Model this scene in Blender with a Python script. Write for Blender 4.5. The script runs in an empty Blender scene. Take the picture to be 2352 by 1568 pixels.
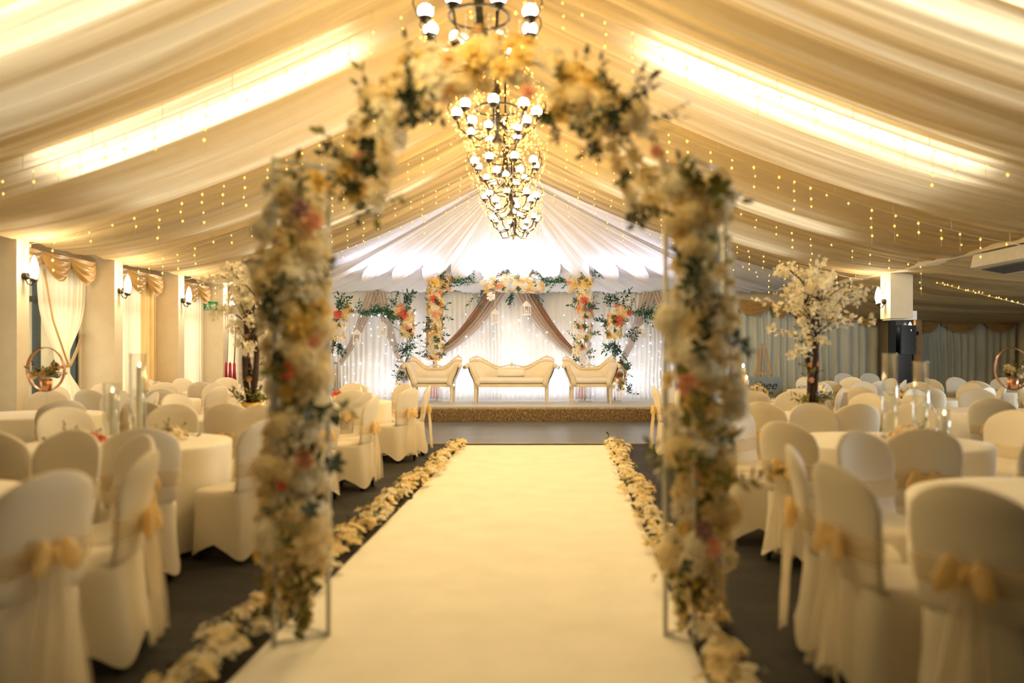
import bpy, math, random
import numpy as np
from mathutils import Vector, Quaternion, Matrix

random.seed(7)
R = math.radians
PI = math.pi
sc = bpy.context.scene
col = sc.collection

# ------------------------------------------------------------------ camera
F_PX, VX, VY, CAM_H = 1829.3, 1210.0, 812.0, 1.42
cd = bpy.data.cameras.new('camera')
cam = bpy.data.objects.new('camera', cd)
col.objects.link(cam)
cam.location = (0, 0, CAM_H)
cam.rotation_euler = (R(90), 0, 0)
cd.sensor_width = 36.0
cd.lens = 28.0
cd.shift_x = -(VX - 1176.0) / 2352.0
cd.shift_y = (VY - 784.0) / 2352.0
cd.clip_start = 0.05
cd.dof.use_dof = True
cd.dof.focus_distance = 17.9
cd.dof.aperture_fstop = 0.75
sc.camera = cam

# ------------------------------------------------------------------ world, exposure
wd = bpy.data.worlds.new('world'); sc.world = wd; wd.use_nodes = True
bg = wd.node_tree.nodes['Background']
bg.inputs['Color'].default_value = (1.0, 0.83, 0.56, 1)
bg.inputs['Strength'].default_value = 0.03
sc.view_settings.view_transform = 'Standard'
sc.view_settings.look = 'None'
sc.view_settings.gamma = 1.0
sc.view_settings.exposure = 0.32
sc.view_settings.use_curve_mapping = False
sc.cycles.max_bounces = 6
sc.cycles.diffuse_bounces = 4
sc.cycles.transparent_max_bounces = 10


def area(name, loc, rot, sx, sy, power, color, parent=None):
    l = bpy.data.lights.new(name, 'AREA'); l.shape = 'RECTANGLE'; l.size = sx; l.size_y = sy
    l.energy = power; l.color = color
    o = bpy.data.objects.new(name, l); col.objects.link(o); o.location = loc; o.rotation_euler = rot
    o.parent = parent
    return o


def point(name, loc, power, color, rad=0.1, parent=None):
    l = bpy.data.lights.new(name, 'POINT'); l.energy = power; l.color = color; l.shadow_soft_size = rad
    o = bpy.data.objects.new(name, l); col.objects.link(o); o.location = loc; o.parent = parent
    return o


WARM = (1.0, 0.73, 0.31)
COOL = (0.80, 0.78, 1.0)
DAY = (1.0, 0.95, 0.82)
XC = -0.33                      # the hall's axis
BAYS = [3.0, 5.38, 7.76, 10.14, 12.52, 14.9, 17.28]
# daylight outside the windows of the side wall
for wy in (8.9, 11.45, 13.8, 16.1, 18.2):
    area('daylight', (-7.75, wy, 1.55), (0, R(-90), 0), 2.4, 1.9, 34, (1.0, 0.90, 0.70))
# unseen fill light added before the arch to brighten its flowers; no fixture
point('arch_fill', (XC, 2.95, 3.25), 52, WARM, 0.3)
# stage floods
# daylight from the annexe's own windows, out of frame
area('daylight', (11.85, 8.0, 1.6), (0, R(90), 0), 2.0, 5.0, 420, (0.85, 0.95, 1.0))
area('stage_flood', (XC, 18.76, 0.36), (R(166), 0, 0), 7.0, 0.12, 52, (0.90, 0.92, 1.0))
for fx, fp in ((-3.0, 12), (-0.3, 30), (2.4, 12)):
    area('stage_uplight', (fx, 18.0, 3.12), (R(180), 0, 0), 2.0, 0.3, fp, COOL)


# ------------------------------------------------------------------ materials
MATS = {}


def mat(name, c, rough=0.7, metal=0.0, var=0.08, vscale=6.0, bump=0.0, bscale=60.0, transl=0.0, alpha=1.0,
        emit=None, estr=0.0, sheen=0.0, tcol=None, stretch=None, coat=0.0):
    m = bpy.data.materials.new(name); m.use_nodes = True
    nt = m.node_tree; N = nt.nodes; L = nt.links
    p = N['Principled BSDF']; out = N['Material Output']
    p.inputs['Roughness'].default_value = rough
    p.inputs['Metallic'].default_value = metal
    p.inputs['Coat Weight'].default_value = coat
    if sheen: p.inputs['Sheen Weight'].default_value = sheen
    tc = N.new('ShaderNodeTexCoord')
    vec = tc.outputs['Object']
    if stretch:
        mp = N.new('ShaderNodeMapping'); mp.inputs['Scale'].default_value = stretch
        L.new(vec, mp.inputs['Vector']); vec = mp.outputs['Vector']
    nz = N.new('ShaderNodeTexNoise'); nz.inputs['Scale'].default_value = vscale; nz.inputs['Detail'].default_value = 3
    L.new(vec, nz.inputs['Vector'])
    ramp = N.new('ShaderNodeValToRGB')
    a = tuple(max(0, x * (1 - var)) for x in c); b = tuple(min(1, x * (1 + var)) for x in c)
    ramp.color_ramp.elements[0].color = (*a, 1); ramp.color_ramp.elements[1].color = (*b, 1)
    ramp.color_ramp.elements[0].position = 0.3; ramp.color_ramp.elements[1].position = 0.7
    L.new(nz.outputs['Fac'], ramp.inputs['Fac'])
    L.new(ramp.outputs['Color'], p.inputs['Base Color'])
    if bump:
        n2 = N.new('ShaderNodeTexNoise'); n2.inputs['Scale'].default_value = bscale
        L.new(vec, n2.inputs['Vector'])
        bp = N.new('ShaderNodeBump'); bp.inputs['Strength'].default_value = bump; bp.inputs['Distance'].default_value = 0.01
        L.new(n2.outputs['Fac'], bp.inputs['Height']); L.new(bp.outputs['Normal'], p.inputs['Normal'])
    if emit:
        p.inputs['Emission Color'].default_value = (*emit, 1); p.inputs['Emission Strength'].default_value = estr
    last = p.outputs['BSDF']
    if transl:
        t = N.new('ShaderNodeBsdfTranslucent'); t.inputs['Color'].default_value = (*(tcol or c), 1)
        mx = N.new('ShaderNodeMixShader'); mx.inputs[0].default_value = transl
        L.new(last, mx.inputs[1]); L.new(t.outputs[0], mx.inputs[2]); last = mx.outputs[0]
    if alpha < 1:
        t = N.new('ShaderNodeBsdfTransparent')
        mx = N.new('ShaderNodeMixShader'); mx.inputs[0].default_value = alpha
        L.new(t.outputs[0], mx.inputs[1]); L.new(last, mx.inputs[2]); last = mx.outputs[0]
    L.new(last, out.inputs['Surface'])
    MATS[name] = m
    return m


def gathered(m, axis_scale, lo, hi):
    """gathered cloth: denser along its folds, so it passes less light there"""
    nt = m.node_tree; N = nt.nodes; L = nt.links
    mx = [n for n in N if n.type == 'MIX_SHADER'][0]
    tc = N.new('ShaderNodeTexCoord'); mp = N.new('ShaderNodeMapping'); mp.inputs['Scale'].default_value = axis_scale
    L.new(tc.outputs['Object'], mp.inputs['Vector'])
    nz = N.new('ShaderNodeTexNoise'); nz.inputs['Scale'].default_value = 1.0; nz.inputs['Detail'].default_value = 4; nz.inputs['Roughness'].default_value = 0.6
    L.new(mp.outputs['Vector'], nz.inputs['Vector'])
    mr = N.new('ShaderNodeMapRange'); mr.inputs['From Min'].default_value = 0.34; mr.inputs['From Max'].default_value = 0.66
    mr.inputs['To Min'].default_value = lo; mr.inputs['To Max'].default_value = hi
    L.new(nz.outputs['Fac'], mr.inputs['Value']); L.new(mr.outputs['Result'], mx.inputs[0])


def glass(name, tint=(0.9, 0.97, 0.95)):
    m = bpy.data.materials.new(name); m.use_nodes = True
    N = m.node_tree.nodes; L = m.node_tree.links; N.remove(N['Principled BSDF'])
    t = N.new('ShaderNodeBsdfTransparent'); t.inputs[0].default_value = (*tint, 1)
    g = N.new('ShaderNodeBsdfGlossy'); g.inputs['Roughness'].default_value = 0.06
    lw = N.new('ShaderNodeLayerWeight'); lw.inputs['Blend'].default_value = 0.16
    mx = N.new('ShaderNodeMixShader')
    L.new(lw.outputs['Facing'], mx.inputs[0]); L.new(t.outputs[0], mx.inputs[1]); L.new(g.outputs[0], mx.inputs[2])
    L.new(mx.outputs[0], N['Material Output'].inputs['Surface'])
    MATS[name] = m
    return m


def planks(name, c1, c2, cm, rough, sx=1.0, sy=1.0):
    m = mat(name, c1, rough)
    nt = m.node_tree; N = nt.nodes; L = nt.links; p = N['Principled BSDF']
    tc = N.new('ShaderNodeTexCoord')
    br = N.new('ShaderNodeTexBrick'); br.inputs['Color1'].default_value = (*c1, 1); br.inputs['Color2'].default_value = (*c2, 1)
    br.inputs['Mortar'].default_value = (*cm, 1); br.inputs['Scale'].default_value = 1.0
    br.inputs['Brick Width'].default_value = 1.2 * sx; br.inputs['Row Height'].default_value = 0.19 * sy
    br.inputs['Mortar Size'].default_value = 0.004; br.inputs['Bias'].default_value = 0.0
    L.new(tc.outputs['Object'], br.inputs['Vector'])
    mp = N.new('ShaderNodeMapping'); mp.inputs['Scale'].default_value = (1.2, 22, 1)
    L.new(tc.outputs['Object'], mp.inputs['Vector'])
    nz = N.new('ShaderNodeTexNoise'); nz.inputs['Scale'].default_value = 2.0; nz.inputs['Detail'].default_value = 5
    L.new(mp.outputs['Vector'], nz.inputs['Vector'])
    rp = N.new('ShaderNodeValToRGB'); rp.color_ramp.elements[0].color = (0.45, 0.45, 0.45, 1); rp.color_ramp.elements[1].color = (1.5, 1.5, 1.5, 1)
    rp.color_ramp.elements[0].position = 0.3; rp.color_ramp.elements[1].position = 0.72
    L.new(nz.outputs['Fac'], rp.inputs['Fac'])
    mu = N.new('ShaderNodeMix'); mu.data_type = 'RGBA'; mu.blend_type = 'MULTIPLY'; mu.inputs[0].default_value = 1.0
    L.new(br.outputs['Color'], mu.inputs[6]); L.new(rp.outputs['Color'], mu.inputs[7])
    for l in list(p.inputs['Base Color'].links): L.remove(l)
    L.new(mu.outputs[2], p.inputs['Base Color'])
    return m


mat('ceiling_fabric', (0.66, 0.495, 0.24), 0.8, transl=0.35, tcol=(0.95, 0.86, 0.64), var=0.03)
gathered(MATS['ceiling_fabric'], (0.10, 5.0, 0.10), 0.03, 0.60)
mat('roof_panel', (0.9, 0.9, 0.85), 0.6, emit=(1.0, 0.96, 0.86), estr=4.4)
mat('roof_liner', (0.30, 0.26, 0.20), 0.9)
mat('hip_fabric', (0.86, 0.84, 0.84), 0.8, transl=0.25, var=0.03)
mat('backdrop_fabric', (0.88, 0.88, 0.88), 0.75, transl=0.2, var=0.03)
mat('side_curtain', (0.56, 0.58, 0.50), 0.55, var=0.12, sheen=0.3, stretch=(1, 1, 0.2))
mat('sheer', (0.93, 0.84, 0.66), 0.8, transl=0.5, tcol=(1.0, 0.93, 0.78), var=0.03, alpha=0.93)
mat('gold_curtain', (0.80, 0.58, 0.26), 0.6, transl=0.3, var=0.06)
mat('gold_satin', (0.46, 0.27, 0.065), 0.32, var=0.10, sheen=0.3)
mat('wall_paint', (0.74, 0.64, 0.46), 0.85, var=0.03, bump=0.1)
mat('outside', (0.9, 0.87, 0.75), 0.9, var=0.12, vscale=1.5)
mat('dark_metal', (0.035, 0.05, 0.055), 0.4, metal=0.3)
mat('iron', (0.055, 0.045, 0.035), 0.45, metal=0.7)
mat('white_metal', (0.62, 0.62, 0.58), 0.35, metal=0.25, var=0.05)
mat('white_paint', (0.86, 0.86, 0.86), 0.5)
mat('carpet', (0.90, 0.87, 0.80), 0.95, var=0.04, bump=0.25, bscale=250, vscale=3)
planks('floor_wood', (0.034, 0.033, 0.032), (0.020, 0.020, 0.020), (0.008, 0.008, 0.008), 0.62)
MATS['floor_wood'].node_tree.nodes['Principled BSDF'].inputs['Specular IOR Level'].default_value = 0.15
planks('dance_wood', (0.15, 0.165, 0.17), (0.12, 0.13, 0.14), (0.05, 0.05, 0.05), 0.35)
mat('brass', (0.70, 0.52, 0.24), 0.35, metal=0.8)
mat('spandex', (0.83, 0.75, 0.60), 0.55, var=0.02, transl=0.08, sheen=0.15)
mat('spandex_white', (0.86, 0.88, 0.90), 0.55, var=0.02)
mat('organza', (0.93, 0.70, 0.33), 0.5, transl=0.35, tcol=(1.0, 0.78, 0.35), alpha=0.75, sheen=0.3)
mat('organza_pale', (0.90, 0.72, 0.42), 0.5, transl=0.3, alpha=0.35)
mat('tulle', (0.93, 0.84, 0.66), 0.6, transl=0.4, alpha=0.5)
mat('cloth', (0.87, 0.82, 0.71), 0.75, var=0.02, bump=0.05)
mat('teal_cloth', (0.40, 0.47, 0.46), 0.75, var=0.05)
mat('rubber', (0.02, 0.02, 0.02), 0.6)
mat('ivory', (0.80, 0.69, 0.50), 0.45, var=0.05, coat=0.2)
mat('ivory_fabric', (0.82, 0.76, 0.64), 0.7, var=0.04, bump=0.1)
mat('deck', (0.55, 0.54, 0.50), 0.6, var=0.05)
mat('fur', (0.36, 0.24, 0.12), 0.8, var=0.45, vscale=18, sheen=0.4)
mat('fur_base', (0.26, 0.17, 0.08), 0.9)
mat('mauve_satin', (0.42, 0.24, 0.19), 0.45, var=0.08, sheen=0.3)
mat('taupe_sheer', (0.66, 0.55, 0.45), 0.6, transl=0.25, alpha=0.85, var=0.05)
mat('leaf_dark', (0.030, 0.050, 0.018), 0.5, var=0.4, vscale=9)
mat('leaf_olive', (0.17, 0.16, 0.02), 0.55, var=0.3, vscale=9)
mat('leaf_teal', (0.035, 0.11, 0.075), 0.5, var=0.35, vscale=9)
mat('leaf_bright', (0.03, 0.16, 0.07), 0.5, var=0.35, vscale=9)
mat('sprig_mauve', (0.16, 0.10, 0.10), 0.7, var=0.3)
mat('rose_cream', (0.93, 0.77, 0.45), 0.65, transl=0.15, var=0.08, vscale=20)
mat('rose_ivory', (0.95, 0.87, 0.68), 0.65, transl=0.15, var=0.06, vscale=20)
mat('rose_yellow', (0.90, 0.66, 0.22), 0.65, transl=0.15, var=0.12, vscale=20)
mat('rose_apricot', (0.90, 0.64, 0.34), 0.65, transl=0.15, var=0.12, vscale=20)
mat('rose_peach', (0.88, 0.45, 0.30), 0.65, transl=0.12, var=0.15, vscale=20)
mat('rose_coral', (0.75, 0.16, 0.10), 0.65, transl=0.1, var=0.15, vscale=20)
mat('rose_white', (0.90, 0.88, 0.88), 0.65, transl=0.15, var=0.05, vscale=20)
mat('rose_mauve', (0.38, 0.22, 0.24), 0.65, var=0.15, vscale=20)
mat('bark', (0.055, 0.028, 0.022), 0.85, var=0.4, bump=0.4, bscale=30)
mat('blossom', (0.90, 0.83, 0.64), 0.7, transl=0.2, var=0.08, vscale=30)
mat('gold_pot', (0.80, 0.54, 0.16), 0.35, metal=0.6)
mat('copper', (0.72, 0.36, 0.20), 0.3, metal=0.8)
mat('wood', (0.42, 0.24, 0.10), 0.55, var=0.2, stretch=(8, 8, 1))
mat('candle', (0.92, 0.86, 0.72), 0.5, transl=0.2)
mat('sign_board', (0.20, 0.25, 0.28), 0.6, var=0.15, vscale=4)
mat('ink', (0.012, 0.014, 0.03), 0.6)
mat('exit_green', (0.02, 0.28, 0.11), 0.4)
mat('print_white', (0.85, 0.85, 0.82), 0.5)
mat('plastic_white', (0.72, 0.70, 0.62), 0.4)
mat('vent_dark', (0.05, 0.06, 0.07), 0.5)
mat('black_screen', (0.008, 0.008, 0.009), 0.2)
mat('dark_drape', (0.03, 0.04, 0.045), 0.7)
mat('red_tassel', (0.45, 0.02, 0.05), 0.6, var=0.3)
mat('grey_rail', (0.6, 0.55, 0.42), 0.5)
mat('bulb_globe', (1, 1, 1), 0.3, emit=(1.0, 0.93, 0.82), estr=9.0)
mat('bulb_sconce', (1, 1, 1), 0.3, emit=(1.0, 0.86, 0.66), estr=8.0)
mat('bulb_fairy', (1, 0.7, 0.3), 0.3, emit=(1.0, 0.45, 0.08), estr=1.9)
mat('bulb_chand', (1, 0.7, 0.3), 0.3, emit=(1.0, 0.37, 0.05), estr=3.2)
mat('bulb_white', (1, 1, 1), 0.3, emit=(0.94, 0.96, 1.0), estr=10.0)
mat('flame', (1, 0.8, 0.4), 0.3, emit=(1.0, 0.75, 0.35), estr=8.0)
mat('wire', (0.72, 0.60, 0.38), 0.6)
for n_ in ('bulb_fairy', 'bulb_chand', 'bulb_white', 'flame', 'bulb_globe', 'bulb_sconce'):
    MATS[n_].cycles.emission_sampling = 'NONE'
glass('glass', (0.985, 0.995, 0.99))
glass('crystal', (0.93, 0.96, 0.95))
glass('window_glass', (0.98, 0.99, 0.98))


# ------------------------------------------------------------------ mesh helpers
class MB:
    def __init__(s):
        s.v = []; s.f = []

    def grid(s, fn, nu, nv, cu=False):
        b = len(s.v); w = nu if cu else nu + 1
        for j in range(nv + 1):
            for i in range(w):
                s.v.append(tuple(fn(i / nu, j / nv)))
        for j in range(nv):
            for i in range(nu):
                a = b + j * w + i; c = b + j * w + (i + 1) % w
                s.f.append((a, c, c + w, a + w))
        return s

    def tube(s, pts, r, n=6, cap=True):
        pts = [Vector(p) for p in pts]; b = len(s.v); m = len(pts)
        rr = r if isinstance(r, (list, tuple)) else [r] * m
        ref = None
        for i, p in enumerate(pts):
            d = (pts[min(i + 1, m - 1)] - pts[max(i - 1, 0)])
            d = d.normalized() if d.length > 1e-9 else Vector((0, 0, 1))
            if ref is None:
                ref = d.orthogonal().normalized()
            else:
                ref = (ref - d * ref.dot(d)); ref = ref.normalized() if ref.length > 1e-6 else d.orthogonal().normalized()
            o = d.cross(ref)
            for k in range(n):
                a = 2 * PI * k / n
                s.v.append(tuple(p + (ref * math.cos(a) + o * math.sin(a)) * rr[i]))
        for i in range(m - 1):
            for k in range(n):
                k2 = (k + 1) % n
                s.f.append((b + i * n + k, b + i * n + k2, b + (i + 1) * n + k2, b + (i + 1) * n + k))
        if cap:
            s.f.append(tuple(b + k for k in reversed(range(n))))
            s.f.append(tuple(b + (m - 1) * n + k for k in range(n)))
        return s

    def box(s, c, d, rz=0.0, bev=0.0):
        b = len(s.v); ca, sa = math.cos(rz), math.sin(rz)
        for z in (-1, 1):
            for x, y in ((-1, -1), (1, -1), (1, 1), (-1, 1)):
                X, Y = x * d[0] / 2, y * d[1] / 2
                s.v.append((c[0] + X * ca - Y * sa, c[1] + X * sa + Y * ca, c[2] + z * d[2] / 2))
        for q in ((3, 2, 1, 0), (4, 5, 6, 7), (0, 1, 5, 4), (1, 2, 6, 5), (2, 3, 7, 6), (3, 0, 4, 7)):
            s.f.append(tuple(b + k for k in q))
        return s

    def lathe(s, prof, n=16, c=(0, 0, 0), sx=1, sy=1):
        return s.grid(lambda u, v: _lat(prof, u, v, c, sx, sy), n, len(prof) - 1, True)

    def ball(s, c, r, n=10, m=6, sc=(1, 1, 1)):
        b = len(s.v)
        s.v.append((c[0], c[1], c[2] - r * sc[2]))
        for j in range(1, m):
            t = PI * j / m
            for i in range(n):
                a = 2 * PI * i / n
                s.v.append((c[0] + r * sc[0] * math.sin(t) * math.cos(a), c[1] + r * sc[1] * math.sin(t) * math.sin(a), c[2] - r * sc[2] * math.cos(t)))
        s.v.append((c[0], c[1], c[2] + r * sc[2])); top = len(s.v) - 1
        for i in range(n):
            i2 = (i + 1) % n
            s.f.append((b, b + 1 + i2, b + 1 + i))
            s.f.append((top, top - n + i, top - n + i2))
        for j in range(m - 2):
            for i in range(n):
                i2 = (i + 1) % n; q = b + 1 + j * n
                s.f.append((q + i, q + i2, q + n + i2, q + n + i))
        return s

    def octa(s, c, r):
        b = len(s.v)
        for d in ((1, 0, 0), (-1, 0, 0), (0, 1, 0), (0, -1, 0), (0, 0, 1.3), (0, 0, -1.3)):
            s.v.append((c[0] + d[0] * r, c[1] + d[1] * r, c[2] + d[2] * r))
        for q in ((0, 2, 4), (2, 1, 4), (1, 3, 4), (3, 0, 4), (2, 0, 5), (1, 2, 5), (3, 1, 5), (0, 3, 5)):
            s.f.append(tuple(b + k for k in q))
        return s

    def prism(s, pts, y0, y1, axis='y'):
        """pts: closed 2D outline in (x,z); extruded along y."""
        b = len(s.v); n = len(pts)
        for y in (y0, y1):
            for x, z in pts:
                s.v.append((x, y, z) if axis == 'y' else (y, x, z))
        s.f.append(tuple(b + k for k in range(n))); s.f.append(tuple(b + n + k for k in reversed(range(n))))
        for k in range(n):
            k2 = (k + 1) % n
            s.f.append((b + k2, b + k, b + n + k, b + n + k2))
        return s

    def add(s, o, loc=(0, 0, 0), q=None, k=1.0):
        b = len(s.v)
        for p in o.v:
            p = Vector(p) * k
            if q: p = q @ p
            s.v.append((p.x + loc[0], p.y + loc[1], p.z + loc[2]))
        s.f += [tuple(b + i for i in f) for f in o.f]
        return s

    def mesh(s, name, m, smooth=True):
        me = bpy.data.meshes.new(name)
        me.from_pydata(s.v, [], s.f); me.update()
        if smooth: me.polygons.foreach_set('use_smooth', [True] * len(me.polygons))
        me.materials.append(MATS[m])
        return me

    def build(s, name, m, parent=None, smooth=True, kind=None, loc=None):
        return put(name, s.mesh(name, m, smooth), parent, kind=kind, loc=loc)


def _lat(prof, u, v, c, sx, sy):
    k = min(int(round(v * (len(prof) - 1))), len(prof) - 1)
    r, z = prof[k]; a = 2 * PI * u
    return (c[0] + r * sx * math.cos(a), c[1] + r * sy * math.sin(a), c[2] + z)


def put(name, data, parent=None, loc=None, rot=None, scale=None, kind=None):
    o = bpy.data.objects.new(name, data); col.objects.link(o)
    if parent: o.parent = parent
    if loc is not None: o.location = loc
    if rot is not None:
        if isinstance(rot, Quaternion):
            o.rotation_mode = 'QUATERNION'; o.rotation_quaternion = rot
        else:
            o.rotation_euler = rot
    if scale is not None: o.scale = scale if hasattr(scale, '__len__') else (scale,) * 3
    if kind: o['kind'] = kind
    return o


def tag(o, label, cat, group=None):
    o['label'] = label; o['category'] = cat
    if group: o['group'] = group
    return o


def thing(name, label, cat, loc=(0, 0, 0), rz=0.0, group=None):
    o = bpy.data.objects.new(name, None); col.objects.link(o)
    o.empty_display_size = 0.1
    o.location = loc; o.rotation_euler = (0, 0, rz)
    return tag(o, label, cat, group)


def struct(o, label=None):
    o['kind'] = 'structure'
    if label: o['label'] = label
    return o


def copy_tree(o, parent=None):
    c = o.copy(); col.objects.link(c)
    if parent: c.parent = parent
    for ch in list(o.children):
        copy_tree(ch, c)
    return c


def at(px, py, Y):
    s = F_PX / Y
    return Vector(((px - VX) / s, Y, CAM_H - (py - VY) / s))


def lerp(a, b, t): return a + (b - a) * t


def sm(t):
    t = max(0, min(1, t)); return t * t * (3 - 2 * t)


def noise1(seed, n=64):
    rg = np.random.RandomState(seed); a = rg.rand(n) * 2 - 1

    def f(x):
        i = math.floor(x); t = x - i; t = t * t * (3 - 2 * t)
        return a[i % n] * (1 - t) + a[(i + 1) % n] * t
    return f


# ------------------------------------------------------------------ floor, walls
f = MB().box((1.0, 9.5, -0.05), (22, 22, 0.1)).build('floor', 'floor_wood', smooth=False)
struct(f, 'dark grey wood plank floor')
d = MB().box((-0.3, 14.55, 0.004), (9.6, 4.1, 0.008)).build('dance_floor', 'dance_wood', smooth=False)
struct(d, 'polished grey plank dance floor before the stage'); d.name = 'floor_dance'
t = MB().box((-0.3, 12.47, 0.01), (9.6, 0.05, 0.02)).build('trim_1', 'brass', smooth=False); struct(t)

WL, RECESS = -6.5, -7.02
PIERS = [10.15, 12.56, 14.86, 17.05]


def wall_segments():
    mb = MB()
    # recess wall with window openings between piers: sill wall, head wall and reveals
    wins = [(7.72, 9.9), (10.5, 12.5), (12.9, 14.8), (15.2, 17.0), (17.4, 19.1)]
    y = 1.0
    for a, b in wins:
        mb.box((RECESS - 0.1, (y + a) / 2, 1.6), (0.2, a - y, 3.2))
        mb.box((RECESS - 0.1, (a + b) / 2, 2.92), (0.2, b - a, 0.56))
        mb.box((RECESS - 0.1, (a + b) / 2, 0.05), (0.2, b - a, 0.1))
        y = b
    mb.box((RECESS - 0.1, (y + 19.8) / 2, 1.6), (0.2, 19.8 - y, 3.2))
    return mb, wins


mbw, WINS = wall_segments()
w = struct(mbw.build('wall_left', 'wall_paint', smooth=False), 'cream painted side wall with window bays')
for py in [7.75] + PIERS:
    p = MB().box(((WL + RECESS) / 2, py + 0.125, 1.6), (WL - RECESS, 0.25, 3.2)).build('pier', 'wall_paint', w, smooth=False)
# windows
for k, (a, b) in enumerate(WINS):
    wn = bpy.data.objects.new('window_%d' % (k + 1), None); col.objects.link(wn); struct(wn, 'tall dark framed window behind sheer curtains')
    X = RECESS - 0.06
    for yy in (a + 0.04, b - 0.04, (a + b) / 2):
        MB().box((X, yy, 1.37), (0.08, 0.08, 2.54)).build('frame_post', 'dark_metal', wn, False)
    for zz in (0.14, 2.60, 2.2):
        MB().box((X, (a + b) / 2, zz), (0.07, b - a, 0.08)).build('frame_rail', 'dark_metal', wn, False)
    for q in range(2):
        yy = lerp(a, b, 0.25 + 0.5 * q)
        MB().box((X - 0.01, yy, 1.2), (0.012, (b - a) / 2 - 0.1, 1.95)).build('pane', 'window_glass', wn, False)
struct(MB().box((-8.3, 13.5, 1.5), (0.1, 13, 3.4)).build('exterior_wall', 'outside', smooth=False))

# end wall, right side wall
struct(MB().box((2.0, 19.75, 2.8), (19, 0.2, 5.6)).build('wall_back', 'wall_paint', smooth=False))
struct(MB().box((12.1, 10, 2.0), (0.2, 20, 4.0)).build('wall_right', 'wall_paint', smooth=False))
# beam and columns on the open side
wr = struct(MB().box((6.62, 12.6, 3.03), (0.42, 13.6, 0.35)).build('beam', 'wall_paint', smooth=False), 'eaves beam carrying the drapes on the open side')
wr.name = 'trim_2'
col_r = struct(MB().box((6.66, 14.35, 1.45 + 1.0), (0.40, 0.4, 0.8)).build('wall_pier', 'wall_paint', smooth=False), 'square cream pier hanging from the eaves beam')
cb = struct(MB().box((7.3, 15.6, 2.16), (0.44, 0.5, 0.17)).build('wall_bulkhead', 'white_paint', smooth=False))
dr = struct(MB().box((8.98, 18.9, 1.2), (0.6, 0.12, 2.4)).build('door_1', 'black_screen', smooth=False), 'dark doorway between the grey curtains')
MB().box((9.22, 18.8, 1.2), (0.14, 0.14, 2.4)).build('door_post', 'wood', dr, False)
MB().box((8.62, 18.8, 1.2), (0.12, 0.14, 2.5)).build('door_drape', 'dark_drape', dr, False)

# ------------------------------------------------------------------ draped ceiling
Z_E, Z_R = 2.92, 5.30
XE_L, XE_R = -6.52, 6.42


def zprof(d):
    return Z_E + (Z_R - Z_E) * (max(0.0, 1 - d) ** 1.3)


cl = bpy.data.objects.new('ceiling', None); col.objects.link(cl); struct(cl, 'cream fabric ceiling draped in swags from the ridge to the eaves')
n1, n2, n3, n4 = noise1(1), noise1(2), noise1(3), noise1(4)


def ceil_panel(side, y0, y1, idx):
    mb = MB(); W = abs((XE_L if side < 0 else XE_R) - XC)
    off = 500 if side > 0 else 0

    def fn(u, v):
        d = u; t = v
        y = lerp(y0, y1, v)
        # folds drift a little as they run down to the eaves
        yy = y + off + 0.10 * n1(off + 2.0 * u)
        g = 0.35 + 0.65 * math.sin(PI * min(1, u * 0.9 + 0.08))
        z = zprof(d)
        z -= (0.16 * math.sin(PI * t) ** 0.8) * math.sin(PI * min(1, 0.06 + u * 0.9))
        z += g * (0.10 * n2(yy * 2.1) - 0.075 * abs(n3(yy * 4.3 + u * 0.9)) + 0.020 * n4(yy * 11 + u * 1.2))
        return (XC + side * W * u, y, z)
    mb.grid(fn, 34, 74)
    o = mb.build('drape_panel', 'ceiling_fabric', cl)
    return o


for i in range(len(BAYS) - 1):
    for sd in (-1, 1):
        ceil_panel(sd, BAYS[i] - 0.04, (BAYS[i + 1] + 0.04) if i < 5 else 16.75, i)
for sd in (-1, 1):
    ceil_panel(sd, 0.4, 3.04, 9)

# roof liner above the drapes with translucent rooflight panels glowing with daylight
rf = struct(MB().grid(lambda u, v: (lerp(XE_L, XE_R, u), lerp(0.3, 19.7, v), zprof(abs(lerp(XE_L, XE_R, u) - XC) / (XC - XE_L if u < 0.477 else XE_R - XC)) + 0.42), 44, 4).build('ceiling_roof', 'roof_liner'), 'opaque roof liner above the drapes')
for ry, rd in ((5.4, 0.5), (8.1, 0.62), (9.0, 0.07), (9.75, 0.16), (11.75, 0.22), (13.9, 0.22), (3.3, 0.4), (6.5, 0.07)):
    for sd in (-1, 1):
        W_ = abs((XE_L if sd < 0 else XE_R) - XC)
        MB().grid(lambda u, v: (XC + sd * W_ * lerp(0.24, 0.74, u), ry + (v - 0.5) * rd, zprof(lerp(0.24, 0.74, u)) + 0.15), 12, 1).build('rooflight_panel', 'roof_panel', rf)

# hip end above the stage, fan pleated from the ridge end
APEX = (XC, 16.72, Z_R)


def hip_edge(a):
    L1, L2 = 2.55, XE_R - XE_L
    T = L1 * 2 + L2; q = a * T
    if q < L1: return (XE_L, 16.72 + q, Z_E)
    if q < L1 + L2: return (XE_L + q - L1, 16.72 + L1, Z_E)
    return (XE_R, 16.72 + L1 - (q - L1 - L2), Z_E)


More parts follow.
